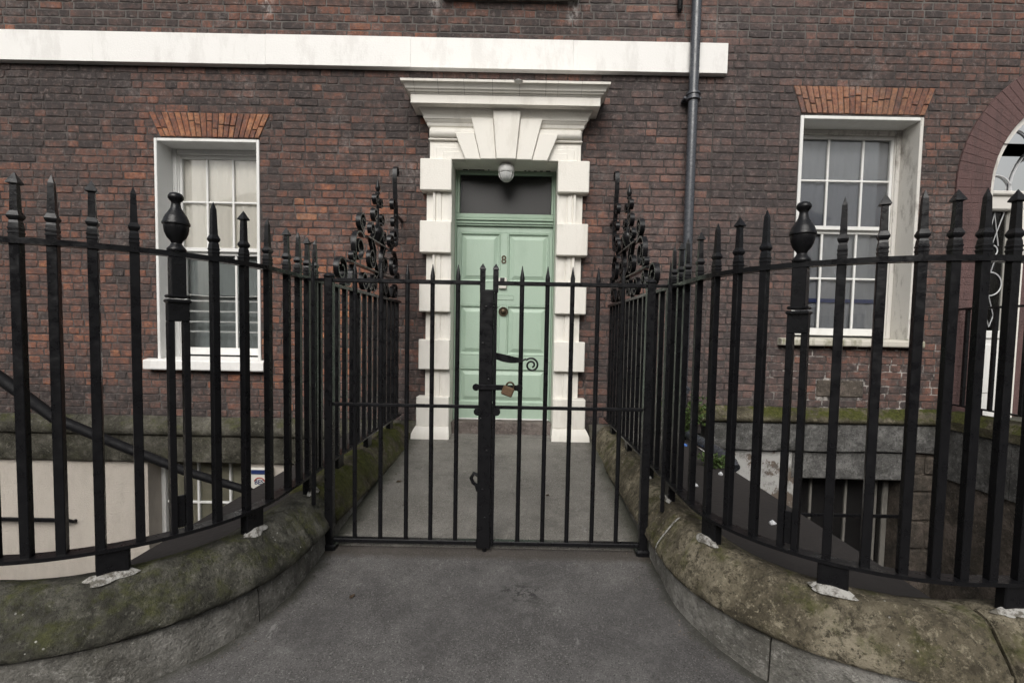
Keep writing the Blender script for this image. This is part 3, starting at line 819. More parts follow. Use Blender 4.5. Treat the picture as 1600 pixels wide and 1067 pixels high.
# bed mould, corona and crown as mitred courses
def mitre(prof, name):
    m = MB(); m.sweep([[(XC - .735 - p, .1, z), (XC - .735 - p, -.075 - p * 1.25, z), (XC + .735 + p, -.075 - p * 1.25, z), (XC + .735 + p, .1, z)] for p, z in prof])
    return m.obj(name, 'cream', ds, 32)
mitre([(.012, 3.051), (.02, 3.06), (.024, 3.085), (.04, 3.10), (.045, 3.112), (.05, 3.113), (.052, 3.13), (.062, 3.155), (.082, 3.178), (.088, 3.196)], 'bed_mould')
mitre([(.142, 3.197), (.147, 3.200), (.147, 3.276)], 'corona')
cr = mitre([(.150, 3.2765), (.156, 3.283), (.156, 3.29), (.170, 3.293), (.174, 3.302), (.186, 3.31), (.192, 3.33), (.207, 3.345), (.212, 3.35), (.222, 3.352), (.224, 3.372), (.20, 3.380)], 'crown_mould')
# fine cracks across the crown: thin dark joints
CRP = [(.150, 3.2765), (.156, 3.283), (.156, 3.29), (.170, 3.293), (.174, 3.302), (.186, 3.31), (.192, 3.33), (.207, 3.345), (.212, 3.35), (.222, 3.352), (.224, 3.372)]
for x in (-.84, -.62, -.38, -.12, .13, .37, .48, .70):
    m = MB(); w_ = random.uniform(.0004, .0011)
    m.sweep([[(XC + x + k * w_, -.0765 - p * 1.25 - .0006, z) for p, z in CRP] + [(XC + x + k * w_, -.1, 3.372), (XC + x + k * w_, -.1, 3.2765)] for k in (-1, 1)]); m.obj('joint', 'mortar', ds)
m = MB(); m.lathe([(.01, -.02), (.035, -.012), (.05, .0), (.03, .012), (.012, .016)], 9, (.10, -.335, 3.365)); m.obj('patch', 'string', ds, 40)
# voussoirs
vo = [([(-.138, 3.178), (-.099, 2.730), (.087, 2.730), (.126, 3.178)], -.185, 'keystone'),
      ([(-.346, 3.118), (-.251, 2.733), (-.102, 2.733), (-.135, 3.118)], -.160, 'voussoir'),
      ([(-.502, 2.985), (-.400, 2.733), (-.254, 2.733), (-.3165, 2.985)], -.145, 'voussoir'),
      ([(.123, 3.118), (.090, 2.733), (.239, 2.733), (.334, 3.118)], -.160, 'voussoir'),
      ([(.3045, 2.985), (.242, 2.733), (.388, 2.733), (.490, 2.985)], -.145, 'voussoir')]
for poly, y, nm in vo:
    cx = sum(p[0] for p in poly) / 4; cz = sum(p[1] for p in poly) / 4; e = .006
    m = MB(); ins = [(x + (e if x < cx else -e), z + (e if z < cz else -e)) for x, z in poly]
    m.add([(x, y, z) for x, z in ins] + [(x, y + e, z) for x, z in poly] + [(x, .1, z) for x, z in poly],
          [(0, 1, 2, 3)] + [(k, k + 4, (k + 1) % 4 + 4, (k + 1) % 4) for k in range(4)] + [(k + 4, k + 8, (k + 1) % 4 + 8, (k + 1) % 4 + 4) for k in range(4)])
    m.obj(nm, 'cream', ds)
m = MB(); m.box(XC - .514, XC + .514, -.062, .21, 2.7365, 2.80); m.obj('soffit', 'cream', ds)
m = MB()
for i in range(26):
    x = random.uniform(-.46, .44)
    if abs(x) < .07: continue
    m.box(x, x + random.uniform(.01, .05), .150 + random.uniform(0, .012), .176, 2.7335, 2.7355)
m.obj('flaking_paint', 'mortar', ds)

# ---------------------------------------------------------------- door
dr = empty('door', (XC, .2, .17), house); dr['label'] = 'pale green panelled front door numbered 8'
fr = empty('door_frame', (XC, .2, .17), house)
DX0, DX1 = -.532, .496
def fb(a, b, y0, y1, z0, z1, c=.004, mat='greenframe', par=fr, nm='frame_post'):
    m = MB(); m.box(a, b, y0, y1, z0, z1, c); return m.obj(nm, mat, par)
fb(DX0, DX0 + .016, .165, .25, .16, 2.735); fb(DX1 - .016, DX1, .165, .25, .16, 2.735)
fb(DX0 + .017, DX1 - .017, .182, .25, 2.700, 2.735, nm='head')
fb(DX0 + .017, DX0 + .043, .178, .25, 2.302, 2.699); fb(DX1 - .04, DX1 - .017, .178, .25, 2.302, 2.699)
for z0, z1, y in ((2.178, 2.196, .172), (2.197, 2.215, .158), (2.216, 2.228, .166), (2.229, 2.252, .15), (2.253, 2.262, .16), (2.263, 2.301, .176)):
    fb(DX0 + .0175, DX1 - .0175, y, .25, z0, z1 - .001, .003, nm='transom')
m = MB(); pane_box(m, DX0 + .04, DX1 - .037, .22, 2.30, 2.70); m.obj('fanlight_pane', 'dark_glass', fr)
m = MB(); m.box(DX0 + .03, DX1 - .03, .245, .25, 2.25, 2.75); m.obj('room_lining', 'dark_room', fr)
# leaf: stiles, rails, raised panels
L0, L1 = DX0 + .018, DX1 - .018; YF = .20
PAN = [(-.484, -.058, 1.600, 2.112), (.012, .450, 1.600, 2.112), (-.484, -.058, .842, 1.366), (.012, .450, .842, 1.366), (-.484, .450, .335, .708)]
def lf(a, b, z0, z1, nm, c=.002):
    m = MB(); m.box(a, b, YF, YF + .045, z0, z1, c); m.obj(nm, 'green', dr)
lf(L0, -.484, .178, 2.176, 'stile'); lf(.450, L1, .178, 2.176, 'stile')
lf(-.4835, .4495, .178, .335, 'rail'); lf(-.4835, .4495, .708, .842, 'rail'); lf(-.4835, .4495, 1.366, 1.600, 'rail'); lf(-.4835, .4495, 2.112, 2.176, 'rail')
lf(-.058, .012, .8425, 1.3655, 'muntin'); lf(-.058, .012, 1.6005, 2.1115, 'muntin')
for a, b, c0, d in PAN:
    m = MB()
    ring = lambda o, y: [(a + o, y, c0 + o), (b - o, y, c0 + o), (b - o, y, d - o), (a + o, y, d - o)]
    m.sweep([ring(0.0, YF + .004), ring(.006, YF - .003), ring(.014, YF - .001), ring(.022, YF + .016), ring(.030, YF + .018), ring(.034, YF + .018), ring(.068, YF + .004), ring(.071, YF + .002), ring(.074, YF + .002)], closed=False)
    for r_ in range(8): m.f.append((r_ * 4 + 3, r_ * 4, r_ * 4 + 4, r_ * 4 + 7))
    m.f.append((32, 33, 34, 35)); m.obj('panel', 'green', dr)
m = MB(); m.box(L0 + .002, L1 - .002, YF + .03, YF + .05, .18, 2.17); m.obj('back_board', 'green', dr)
fb(L0, L1, .175, .25, .166, .177, .003, 'white', dr, 'weather_strip')
text('numeral', '8', .115, (-.024, YF - .003, 1.834), 'bronze', dr, .004, .001)
m = MB(); m.box(-.075, .01, YF - .03, YF, 1.535, 1.65, .008); bell = m.obj('intercom', 'offwhite', dr, 40)
m = MB(); m.box(-.058, -.012, YF - .034, YF - .0295, 1.60, 1.648, .003); m.obj('lens', 'black_plastic', bell)
m = MB(); m.box(-.125, .085, YF - .006, YF + .002, 1.42, 1.478, .004); m.obj('letter_plate', 'green', dr)
m = MB(); m.box(-.12, .08, YF - .008, YF - .0055, 1.468, 1.474); m.obj('letter_flap', 'greenframe', dr)
def disc(nm, mat, x, z, prof, par, n=20):
    m = MB(); m.lathe(prof, n); m.v = [(px + x, YF - pz, py + z) for px, py, pz in m.v]; return m.obj(nm, mat, par, 35)
kn = disc('lock_rose', 'bronze', -.02, 1.30, [(.050, 0), (.05, .008), (.044, .014), (.036, .012), (.034, .008)], dr)
disc('knob', 'bronze', -.02, 1.30, [(.012, .004), (.014, .02), (.026, .028), (.027, .036), (.018, .043), (.008, .045)], kn)
disc('lock', 'brass', -.508, 1.488, [(.022, 0), (.022, .006), (.014, .009)], dr, 12)
disc('keyhole', 'bronze', -.508, 1.15, [(.012, 0), (.012, .005), (.006, .006)], dr, 10)
disc('stud', 'green', .472, .79, [(.014, 0), (.012, .008), (.005, .011)], dr, 10)
m = MB(); m.box(XC - .513, XC + .513, .03, .5, .02, .165, .01); m.obj('door_step', 'step', house)
m = MB(); m.box(XC - .512, XC + .512, -.06, .029, -.05, .045, .006); m.obj('door_step', 'path', house)

# ---------------------------------------------------------------- next door's arched doorway
ad = empty('arched_doorway', (ARC[0], 0, .3), house2)
def arc_ring(r0, r1, y0, y1, zlo, n=36):
    cs = []
    pts = [(-1, zlo)] + [None] * (n + 1) + [(1, zlo)]
    rails = []
    for i in range(n + 3):
        if i == 0: a, z = PI, zlo - ARC[1]
        elif i == n + 2: a, z = 0, zlo - ARC[1]
        else: a, z = PI - PI * (i - 1) / n, None
        q = []
        for r, y in ((r0, y0), (r1, y0), (r1, y1), (r0, y1)):
            q.append((ARC[0] + r * math.cos(a), y, ARC[1] + (r * math.sin(a) if z is None else z)))
        rails.append(q)
    return rails
m = MB(); m.sweep(arc_ring(ARC[2] + .004, ARC[3] - .004, -.0165, .3, .30)); m.obj('surround', 'maroon', ad, 30)
ra = random.Random(9)
def arch_piece(poly):
    cx = sum(p[0] for p in poly) / 4; cz = sum(p[1] for p in poly) / 4; y = -.0195 + ra.uniform(-.0012, .0012)
    m = MB(); v = [(cx + (x - cx) * .97, y, cz + (z - cz) * .92) for x, z in poly] + [(x, y + .002, z) for x, z in poly] + [(x, .02, z) for x, z in poly]
    m.add(v, [(0, 1, 2, 3)] + [(k, k + 4, (k + 1) % 4 + 4, (k + 1) % 4) for k in range(4)] + [(k + 4, k + 8, (k + 1) % 4 + 8, (k + 1) % 4 + 4) for k in range(4)]); m.obj('brick', 'maroon', ad)
for k in range(31):
    z = .32 + k * .0735; q = ARC[2] + (.1 if k % 2 else .2)
    for s_ in (-1, 1):
        for r0_, r1_ in ((ARC[2], q - .003), (q + .003, ARC[3])):
            arch_piece([(ARC[0] + s_ * r0_, z), (ARC[0] + s_ * r1_, z), (ARC[0] + s_ * r1_, z + .068), (ARC[0] + s_ * r0_, z + .068)])
for k in range(48):
    a0, a1 = PI - PI * k / 48, PI - PI * (k + .94) / 48; q = ARC[2] + (.1 if k % 2 else .2)
    for r0_, r1_ in ((ARC[2], q - .003), (q + .003, ARC[3])):
        arch_piece([(ARC[0] + r_ * math.cos(a_), ARC[1] + r_ * math.sin(a_)) for r_, a_ in ((r0_, a0), (r1_, a0), (r1_, a1), (r0_, a1))])
m = MB(); m.sweep(arc_ring(ARC[2] - .06, ARC[2] - .002, .02, .28, .30)); m.obj('frame', 'worn_white', ad, 30)
X0 = ARC[0] - ARC[2] + .06
m = MB(); m.box(X0, ARC[0] + .91, .10, .26, 2.42, 2.60, .012); m.box(X0 + .001, ARC[0] + .90, .07, .26, 2.56, 2.605, .012); m.obj('transom', 'worn_white', ad)
for x in (X0 + .30, ARC[0] + .55):
    m = MB(); m.box(x, x + .12, .08, .26, .3, 2.42, .01); m.obj('post', 'cream', ad)
m = MB(); m.box(X0 + .001, X0 + .03, .12, .2, .3, 2.42, .004); m.box(X0 + .031, X0 + .299, .12, .2, 1.12, 1.20, .006); m.box(X0 + .031, X0 + .299, .14, .2, .3, 1.12, .006); m.obj('sidelight_frame', 'white', ad)
m = MB(); m.box(X0 + .06, X0 + .27, .13, .15, .55, 1.06, .008); m.obj('sidelight_panel', 'white', ad)
m = MB(); pane_box(m, X0 + .03, X0 + .30, .17, 1.2, 2.42); m.obj('pane', 'glass', ad)
m = MB(); m.box(X0 - .1, ARC[0] + .9, .40, .41, .3, 3.6); m.obj('room_lining', 'pane_tone', ad)
xc = X0 + .165
def ring_line(cx, cz, r, y=.16, a0=0, a1=2 * PI, n=28): return [(cx + r * math.cos(a0 + (a1 - a0) * i / n), y, cz + r * math.sin(a0 + (a1 - a0) * i / n)) for i in range(n + 1)]
tr = [ring_line(xc, 2.02, .055), ring_line(xc, 1.68, .12), [(xc - .10, .16, 2.42), (xc, .16, 2.1), (xc + .1, .16, 2.42)], [(xc - .06, .16, 2.07), (xc, .16, 2.40), (xc + .06, .16, 2.07)],
      [(xc - .05, .16, 1.98), (xc, .16, 1.8), (xc + .05, .16, 1.98)], [(xc - .1, .16, 1.22), (xc, .16, 1.55), (xc + .1, .16, 1.22)], [(xc - .06, .16, 1.24), (xc - .02, .16, 1.36), (xc + .02, .16, 1.24), (xc + .06, .16, 1.36)]]
for p in tr:
    m = MB(); m.tube(p, .006, 5); m.obj('lead_tracery', 'lead', ad, 60)
m = MB(); v = [(ARC[0] + .91 * math.cos(a), .17, ARC[1] + .91 * math.sin(a)) for a in [PI * i / 24 for i in range(25)]]
m.add(v + [(x, y + .004, z) for x, y, z in v], [tuple(range(25)), tuple(range(25, 50))]); m.obj('fanlight_pane', 'glass', ad)
for p in (ring_line(ARC[0], ARC[1], .62, .155, .05, PI - .05), ring_line(ARC[0] - .76, ARC[1] + .02, .16, .155, -.2, 2.6), ring_line(ARC[0] - .60, ARC[1] + .46, .17, .155, -.9, 2.4), ring_line(ARC[0] - .2, ARC[1] + .72, .16, .155, -1.2, 2.0)):
    m = MB(); m.tube(p, .009, 6); m.obj('fanlight_tracery', 'lead', ad, 60)
m = MB(); m.box(X0 + .42, ARC[0] + .55, .2, .26, .3, 2.42, .006); m.obj('door_leaf', 'maroon', ad)
m = MB(); m.box(3.17, 3.64, -.008, .05, .497, .665, .01); m.obj('stone_patch', 'rubble', house2)

# ---------------------------------------------------------------- pipes on the wall
dp = empty('drainpipe', (1.775, -.085, -.1)); tag(dp, 'long grey cast iron drainpipe running down the wall beside the end of the white band', 'drainpipe')
m = MB(); m.tube([(1.775, -.11, 4.8), (1.775, -.11, .22)], .046, 14); m.obj('pipe', 'pipe', dp, 40)
for z in (3.37, .55):
    m = MB(); m.lathe([(.05, -.035), (.064, -.03), (.064, -.008), (.058, -.004), (.058, .012), (.068, .016), (.068, .034), (.05, .04)], 16, (1.775, -.11, z)); m.obj('collar', 'pipe', dp, 40)
    m = MB(); m.box(1.69, 1.86, -.10, .0, z - .012, z + .012, .004); m.obj('bracket', 'pipe', dp)
m = MB(); m.tube([(1.782, -.112, .23), (1.785, -.15, .17), (1.785, -.24, .146), (1.785, -1.10, .142), (1.79, -1.22, .125), (1.795, -1.27, .09)], .047, 12); m.obj('shoe', 'pipe', dp, 50)
m = MB(); m.tube([(1.635, -.05, 4.8), (1.635, -.05, 4.22), (1.635, -.045, 4.19)], [.026, .026, .014], 10)
tag(m.obj('waste_pipe', 'iron', None, 40), 'short black pipe end above the white band, left of the drainpipe', 'pipe')

# ---------------------------------------------------------------- bulkhead lamp under the keystone
lp = empty('bulkhead_lamp', (-.007, -.04, 2.72)); tag(lp, 'small grey bulkhead lamp with ribbed glass hung under the keystone', 'lamp')
m = MB(); m.lathe([(.045, -.075), (.074, -.072), (.080, -.06), (.080, -.03), (.068, -.008), (.05, .012)], 20, (-.007, -.045, 2.715)); m.obj('housing', 'lamp_grey', lp, 40)
m = MB(); m.lathe([(.02, -.155), (.045, -.145), (.062, -.12), (.068, -.09), (.068, -.076)], 20, (-.007, -.045, 2.715)); m.obj('glass_dome', 'lamp_glass', lp, 60)
for k in range(4):
    a = k * PI / 4; pts = [(-.007 + .073 * math.sin(q) * math.cos(a), -.045 + .073 * math.sin(q) * math.sin(a), 2.64 - .083 * math.cos(q)) for q in [-PI / 2 + PI * i / 12 for i in range(13)]]
    m = MB(); m.tube(pts, .004, 5); m.obj('guard_wire', 'lamp_grey', lp, 60)

# ---------------------------------------------------------------- low stone walls
def low_wall(s, label, cm, ret, bm_, cuts, bcuts, seed):
    o = empty('low_stone_wall', (s * 1.0, -2.5, -.2)); tag(o, label, 'wall')
    prof0 = [(-.15, -.12), (-.15, .075), (-.13, .110), (-.06, .138), (.0, .142), (.040, .134), (.062, .116), (.125, .032), (.148, -.004), (.155, -.03), (.148, -.046), (.11, -.052), (-.06, -.06)]
    prof = []
    for (pa, pb), (pc, pd) in zip(prof0, prof0[1:] + prof0[:1]):
        k_ = 3 if math.hypot(pc - pa, pd - pb) > .035 and pa > -.05 else 1
        prof += [(pa + (pc - pa) * i_ / k_, pb + (pd - pb) * i_ / k_) for i_ in range(k_)]
    for i, (a, b) in enumerate(zip(cuts, cuts[1:])):
        n = max(3, int((b - a) / .018)); rails = []
        drop = random.Random(seed + i).uniform(-.006, .006)
        for k in range(n + 1):
            t = a + .004 + (b - a - .008) * k / n
            endk = min(k, n - k)
            rl = []
            for j, (d, z) in enumerate(prof):
                q = Vector((t * 3.1, d * 6 + z * 4, seed * 3.3)); w = .013 * noise.noise(q) + .008 * noise.noise(q * 4.3) + .0055 * noise.noise(q * 11) + .003 * noise.noise(q * 27)
                e = .014 if endk == 0 else 0.0
                x, y = fence(t, s, d + w - e * (1 if d > .05 else 0))
                zt = z + w * .7 + drop - (e if z > 0 else 0)
                if b < 2.2 and z > .03: zt += .03           # the pieces by the house stand a little higher
                rl.append((x, y, zt))
            rails.append(rl)
        m = MB(); m.sweep(rails); ob = m.obj('coping_stone', ret if b < 2.35 else cm, o, 60)
        if 2.0 < a < 3.7 or True:
            jm = MB(); rl = []
            for j in range(4, 11):
                d, z = prof0[j]; z = z + (.02 if b < 2.2 and z > .03 else 0)
                x, y = fence(a, s, d - .008); x2, y2 = fence(a + .007, s, d - .008); rl.append([(x, y, z - .004), (x2, y2, z - .004), (x2, y2, z - .02), (x, y, z - .02)])
            jm.sweep(rl); jm.obj('mortar_joint', 'lime' if 2.2 < a < 2.5 else ret, o)
    for i, (a, b) in enumerate(zip(bcuts, bcuts[1:])):
        n = max(2, int((b - a) / .025)); rails = []
        for k in range(n + 1):
            t = a + .003 + (b - a - .006) * k / n; rl = []
            for j, (d, z) in enumerate([(-.12, -.065), (.10, -.058), (.118, -.063), (.124, -.085), (.126, -.16), (.13, -.24), (.13, -.6), (-.12, -.6)]):
                w = .008 * noise.noise(Vector((t * 4, j * .9, seed + 9))) + .006 * noise.noise(Vector((t * 17, j * 1.3, seed + 2)))
                x, y = fence(t, s, d + (w if d > 0 else 0)); rl.append((x, y, z + (w * .4 if z > -.4 else 0)))
            rails.append(rl)
        m = MB(); m.sweep(rails); m.obj('base_stone', bm_, o, 50)
    return o
wl_ = low_wall(-1, 'low olive grey stone wall with a rounded coping, sweeping round left of the gate', 'stone_olive', 'stone_moss', 'stone_grey',
               [.02, .38, .92, 1.42, 2.02, 2.36, 3.72, 5.2, 8.5], [.02, .7, 1.5, 2.26, 2.70, 3.75, 5.0, 8.5], 1)
wr_ = low_wall(1, 'low buff stone wall with mossy rounded coping, sweeping round right of the gate', 'stone_buff', 'stone_buff', 'stone_grey',
               [.02, .45, .98, 1.56, 2.32, 3.60, 5.1, 8.5], [.02, .8, 1.6, 2.26, 2.98, 4.1, 5.6, 8.5], 5)
# splashes of white mortar round the railing feet
def pad(o, s, t, sx, sy, d, seed):
    r = random.Random(seed); x, y = fence(t, s, d); ang = fence_ang(t, s); n = 40
    ring0 = []; ring1 = []; 
    for k in range(n):
        a = 2 * PI * k / n; q = 1 + .6 * noise.noise(Vector((math.cos(a) * 1.1, math.sin(a) * 1.1, seed))) + .12 * noise.noise(Vector((math.cos(a) * 5, math.sin(a) * 5, seed)))
        u, w = sx * q * math.cos(a), sy * q * math.sin(a)
        px, py = x + u * math.cos(ang) - w * math.sin(ang), y + u * math.sin(ang) + w * math.cos(ang)
        dd = d + w * (-1 if s > 0 else 1) * 1
        # path-side offset of this point
        off = max(0, pathoff(px, py, s)); z = top(off)
        ring0.append((px, py, z + .001)); ring1.append((x + (px - x) * .75, y + (py - y) * .75, top(max(0, pathoff(x + (px - x) * .75, y + (py - y) * .75, s))) + .012 + r.uniform(-.003, .005)))
    m = MB(); m.add(ring0 + ring1 + [(x, y, top(max(0, d)) + .020)], [(k, (k + 1) % n, (k + 1) % n + n, k + n) for k in range(n)] + [(k + n, (k + 1) % n + n, 2 * n) for k in range(n)])
    m.obj('mortar_patch', 'lime', o, 60)
def pathoff(x, y, s):
    x *= s
    if y > CY: return FX - x
    if x > CX: return CY - RR - y
    return math.hypot(x - CX, y - CY) - RR
def top(d):
    P = [(0, .142), (.04, .134), (.062, .116), (.125, .032), (.148, -.004), (.3, -.05)]
    for (a, b), (c, e) in zip(P, P[1:]):
        if a <= d <= c: return b + (e - b) * (d - a) / (c - a) + .004
    return .142

# ---------------------------------------------------------------- iron railings
ZB0, ZB1, ZT0, ZT1 = .240, .254, 1.352, 1.372
def square_lathe(prof): 
    m = MB(); m.lathe([(r * math.sqrt(2), z) for r, z in prof], 4); return m
base = [(.015, 0), (.015, .012), (.0165, .014), (.0165, .019), (.015, .021), (.015, .027), (.0165, .029), (.0165, .034), (.015, .036), (.014, .05), (.012, .058), (.0172, .068), (.0178, .074), (.013, .086), (.0115, .09)]
spear = square_lathe(base + [(.0095, .178), (.0175, .182), (.017, .186), (.0, .222)]).mesh('finial', 'iron')
spike = square_lathe(base + [(.0085, .195), (.0, .226)]).mesh('finial', 'iron')
barm = MB().box(-.015, .015, -.015, .015, 0, 1.12, .002).mesh('bar', 'iron')
urn_prof = [(.034, 0), (.036, .006), (.034, .012), (.024, .022), (.019, .032), (.022, .040), (.035, .054), (.043, .073), (.046, .092), (.046, .101), (.051, .104), (.0515, .110), (.0475, .116), (.045, .126), (.038, .140), (.028, .154), (.020, .168), (.0165, .184), (.017, .192), (.023, .198), (.028, .205), (.029, .213), (.022, .224), (.008, .229)]

def spiral(cy, cz, r, a0, turns, n=26, tight=.25):   # from the outside in
    return [(cy + r * (1 - (1 - tight) * i / n) * math.cos(a0 + turns * 2 * PI * i / n), cz + r * (1 - (1 - tight) * i / n) * math.sin(a0 + turns * 2 * PI * i / n)) for i in range(n + 1)]
def scroll(c1, r1, a1, t1, c2=None, r2=0, a2=0, t2=0, via=()):
    p = spiral(*c1, r1, a1, t1)[::-1]
    if c2: p += list(via) + spiral(*c2, r2, a2, t2)
    out = []                                          # Catmull-Rom through the middle stretch keeps the strap flowing
    for i in range(len(p) - 1):
        p0, p1_, p2, p3 = p[max(i - 1, 0)], p[i], p[i + 1], p[min(i + 2, len(p) - 1)]
        d = math.hypot(p2[0] - p1_[0], p2[1] - p1_[1]); k = 1 if d < .03 else min(8, int(d / .02))
        for j in range(k):
            u = j / k
            out.append(tuple(.5 * (2 * p1_[q] + (p2[q] - p0[q]) * u + (2 * p0[q] - 5 * p1_[q] + 4 * p2[q] - p3[q]) * u * u + (3 * p1_[q] - p0[q] - 3 * p2[q] + p3[q]) * u ** 3) for q in (0, 1)))
    return out + [p[-1]]

def railing(s, label, ts, newel_t):
    o = empty('iron_railing', (s * 1.04, -1.2, .15)); tag(o, label, 'railing')
    tend = 6.3
    def flat(t0, t1, w, z0, z1, nm, dy=0):
        m = MB(); n = max(2, int((t1 - t0) / .05)); rl = []
        for i in range(n + 1):
            t = t0 + (t1 - t0) * i / n; (xa, ya), (xb, yb) = fence(t, s, -w), fence(t, s, w)
            rl.append([(xa, ya, z0), (xb, yb, z0), (xb, yb, z1), (xa, ya, z1)])
        m.sweep(rl); m.obj(nm, 'iron', o)
    flat(.02, tend, .022, ZT0, ZT1, 'top_rail'); flat(.02, tend, .030, ZB0, ZB1, 'bottom_rail')
    for i, t in enumerate(ts):
        x, y = fence(t, s); a = fence_ang(t, s)
        if abs(t - newel_t) < .01: continue
        b = inst('bar', barm, o, (x, y, ZB0 + .006), a)
        if t > 1.95:
            f_ = inst('finial', spear if i % 2 else spike, b, (0, 0, ZT1 + .0005 - ZB0 - .006), 0); f_.matrix_parent_inverse = Matrix.Identity(4)
    # newel: two legs below a moulded head, single shaft, urn on top
    x, y = fence(newel_t, s); a = fence_ang(newel_t, s)
    m = MB()
    for q in (-.026, .026): m.box(q - .0115, q + .0115, -.015, .015, ZB1 - .004, 1.10, .002, a, (x, y, 0))
    m.box(-.0375, .0375, -.0155, .0155, 1.0995, 1.18, .003, a, (x, y, 0))
    for z0, z1, w in ((.27, .40, .014),): m.box(-w, w, -.006, .006, z0, z1, .002, a, (x, y, 0))
    nw = m.obj('newel_post', 'iron', o)
    m = MB(); m.box(-.026, .026, -.022, .022, 1.19, 1.3515, .003, a, (x, y, 0)); m.box(-.041, .041, -.026, .026, 1.172, 1.186, .004, a, (x, y, 0)); m.box(-.038, .038, -.024, .024, 1.192, 1.204, .004, a, (x, y, 0)); m.obj('shaft', 'iron', nw)
    m = MB(); m.lathe([(r_ * .93, z_) for r_, z_ in urn_prof], 22, (x, y, ZT1 + .001)); m.obj('urn_finial', 'iron', nw, 40)
    # feet leaded into the coping
    for i, t in enumerate((.35, 1.0, 1.62, 2.06, 2.62, 3.14, 3.72, 4.3)):
        x, y = fence(t, s); m = MB(); m.box(-.05, .05, -.02, .02, .10, ZB0 - .0005, .004, fence_ang(t, s), (x, y, 0)); m.obj('foot', 'iron', o)
    # gate post beside the stone wall end, and its stay
    gx = -.900 if s < 0 else .878
    m = MB(); m.box(gx - .023, gx + .023, -2.203, -2.157, GZ(-2.18) - .05, 1.37, .004)
    m.box(gx - .04, gx + .04, -2.215, -2.145, GZ(-2.18) - .05, -.13, .01); m.obj('gate_post', 'iron', o)
    m = MB(); m.lathe([(.03, 0), (.032, .006), (.026, .016), (.012, .022)], 10, (gx, -2.18, 1.368)); m.obj('post_cap', 'iron', o, 40)
    fx_, fy_ = fence(2.10, s); g = gx + s * .02
    m = MB(); p, q = sorted((g, fx_)); m.box(p, q, -2.19, -2.17, 1.345, 1.362, .003); m.obj('link_bar', 'iron', o)
    sx = s * .965
    m = MB(); m.tube([(sx, -2.24, .11), (sx, -2.24, 1.35), (sx, -2.24, 1.50)], [.012, .012, .001], 8); m.obj('stay_bar', 'iron', o, 40)
    # scrolled crest towards the house
    X = s * FX
    def strap(nm, pts, w=.036, th=.013): m = MB(); m.ribbon(pts, X, w, th); m.obj(nm, 'iron', o, 50)
    strap('crest_rail', [(-1.50, 1.556), (-.22, 1.556)], .044, .012); strap('crest_rail', [(-1.12, 1.80), (-.52, 1.80)], .044, .012)
    sc_ = [
        scroll((-1.65, 1.478), .102, -1.2, 1.5, (-1.42, 1.475), .062, 1.6, -1.4, [(-1.56, 1.385), (-1.50, 1.40)]),
        scroll((-1.17, 1.462), .082, .3, -1.5, (-.93, 1.452), .070, 1.8, -1.4, [(-1.05, 1.40)]),
        scroll((-.27, 1.462), .082, 2.8, 1.5, (-.60, 1.452), .070, 1.3, 1.4, [(-.45, 1.385)]),
        scroll((-1.29, 1.685), .122, .9, 1.6, (-1.22, 1.885), .070, 3.6, -1.5, [(-1.18, 1.78)]),
        scroll((-.32, 1.69), .128, 2.2, -1.6, (-.42, 1.885), .070, -.4, 1.5, [(-.45, 1.78)]),
        scroll((-.99, 1.655), .085, -.4, -1.5, (-.99, 1.88), .062, -1.7, 1.4, [(-.90, 1.72), (-.95, 1.79)]),
        scroll((-.63, 1.655), .085, 3.5, 1.5, (-.64, 1.88), .062, 4.8, -1.4, [(-.71, 1.72), (-.66, 1.79)]),
        scroll((-.905, 2.02), .056, -.9, -1.4), scroll((-.715, 2.02), .056, 4.0, 1.4),
        scroll((-.872, 2.15), .044, -.9, -1.4), scroll((-.748, 2.15), .044, 4.0, 1.4),
        scroll((-1.42, 1.60), .042, -1.2, 1.3), scroll((-.17, 1.60), .042, 4.3, -1.3),
    ]
    for p in sc_: strap('scroll', p)
    strap('brace', [(-1.02, 1.80), (-.93, 1.68), (-.80, 1.56), (-.58, 1.37)], .03, .010); strap('brace', [(-.60, 1.80), (-.69, 1.68), (-.81, 1.562), (-1.05, 1.37)], .03, .010)
    m = MB(); m.lathe([(.016, 1.806), (.03, 1.83), (.046, 1.87), (.05, 1.90), (.04, 1.93), (.018, 1.95), (.013, 1.97), (.012, 2.2), (.02, 2.205), (.02, 2.215), (.010, 2.22), (.022, 2.25), (.018, 2.27), (.001, 2.33)], 12, (X, -.81, 0)); m.obj('crest_spike', 'iron', o, 40)
    st_ = scroll((-.22, 2.57), .052, 2.9, -1.2, (-.30, 1.95), .098, 0.3, -1.35, [(-.275, 2.5), (-.245, 2.3), (-.21, 2.1)])
    strap('wall_stay', st_, .04, .012)
    for p in (scroll((-.34, 2.235), .062, -.2, 1.3), scroll((-.32, 2.08), .05, .5, 1.25)): strap('scroll', p)
    m = MB(); m.box(X - .012, X + .012, -.23, .0, 2.16, 2.184, .003); m.obj('wall_tie', 'iron', o)
    return o
backt = [.10 + .14 * i for i in range(14)]
tl = backt + [1.98, 2.082, 2.192, 2.320, 2.502, 2.652, 2.790, 2.926, 3.058, 3.174, 3.282, 3.382] + [3.48 + .1 * i for i in range(27)]
trr = backt + [2.0, 2.12, 2.224, 2.406, 2.578, 2.718, 2.846, 2.984, 3.116, 3.234, 3.346, 3.442, 3.532, 3.632] + [3.73 + .1 * i for i in range(25)]
railing(-1, 'black spiked railing with urn post, curving round on the olive wall left of the gate', tl, 2.926)
railing(1, 'black spiked railing with urn post, curving round on the buff wall right of the gate', trr, 2.984)
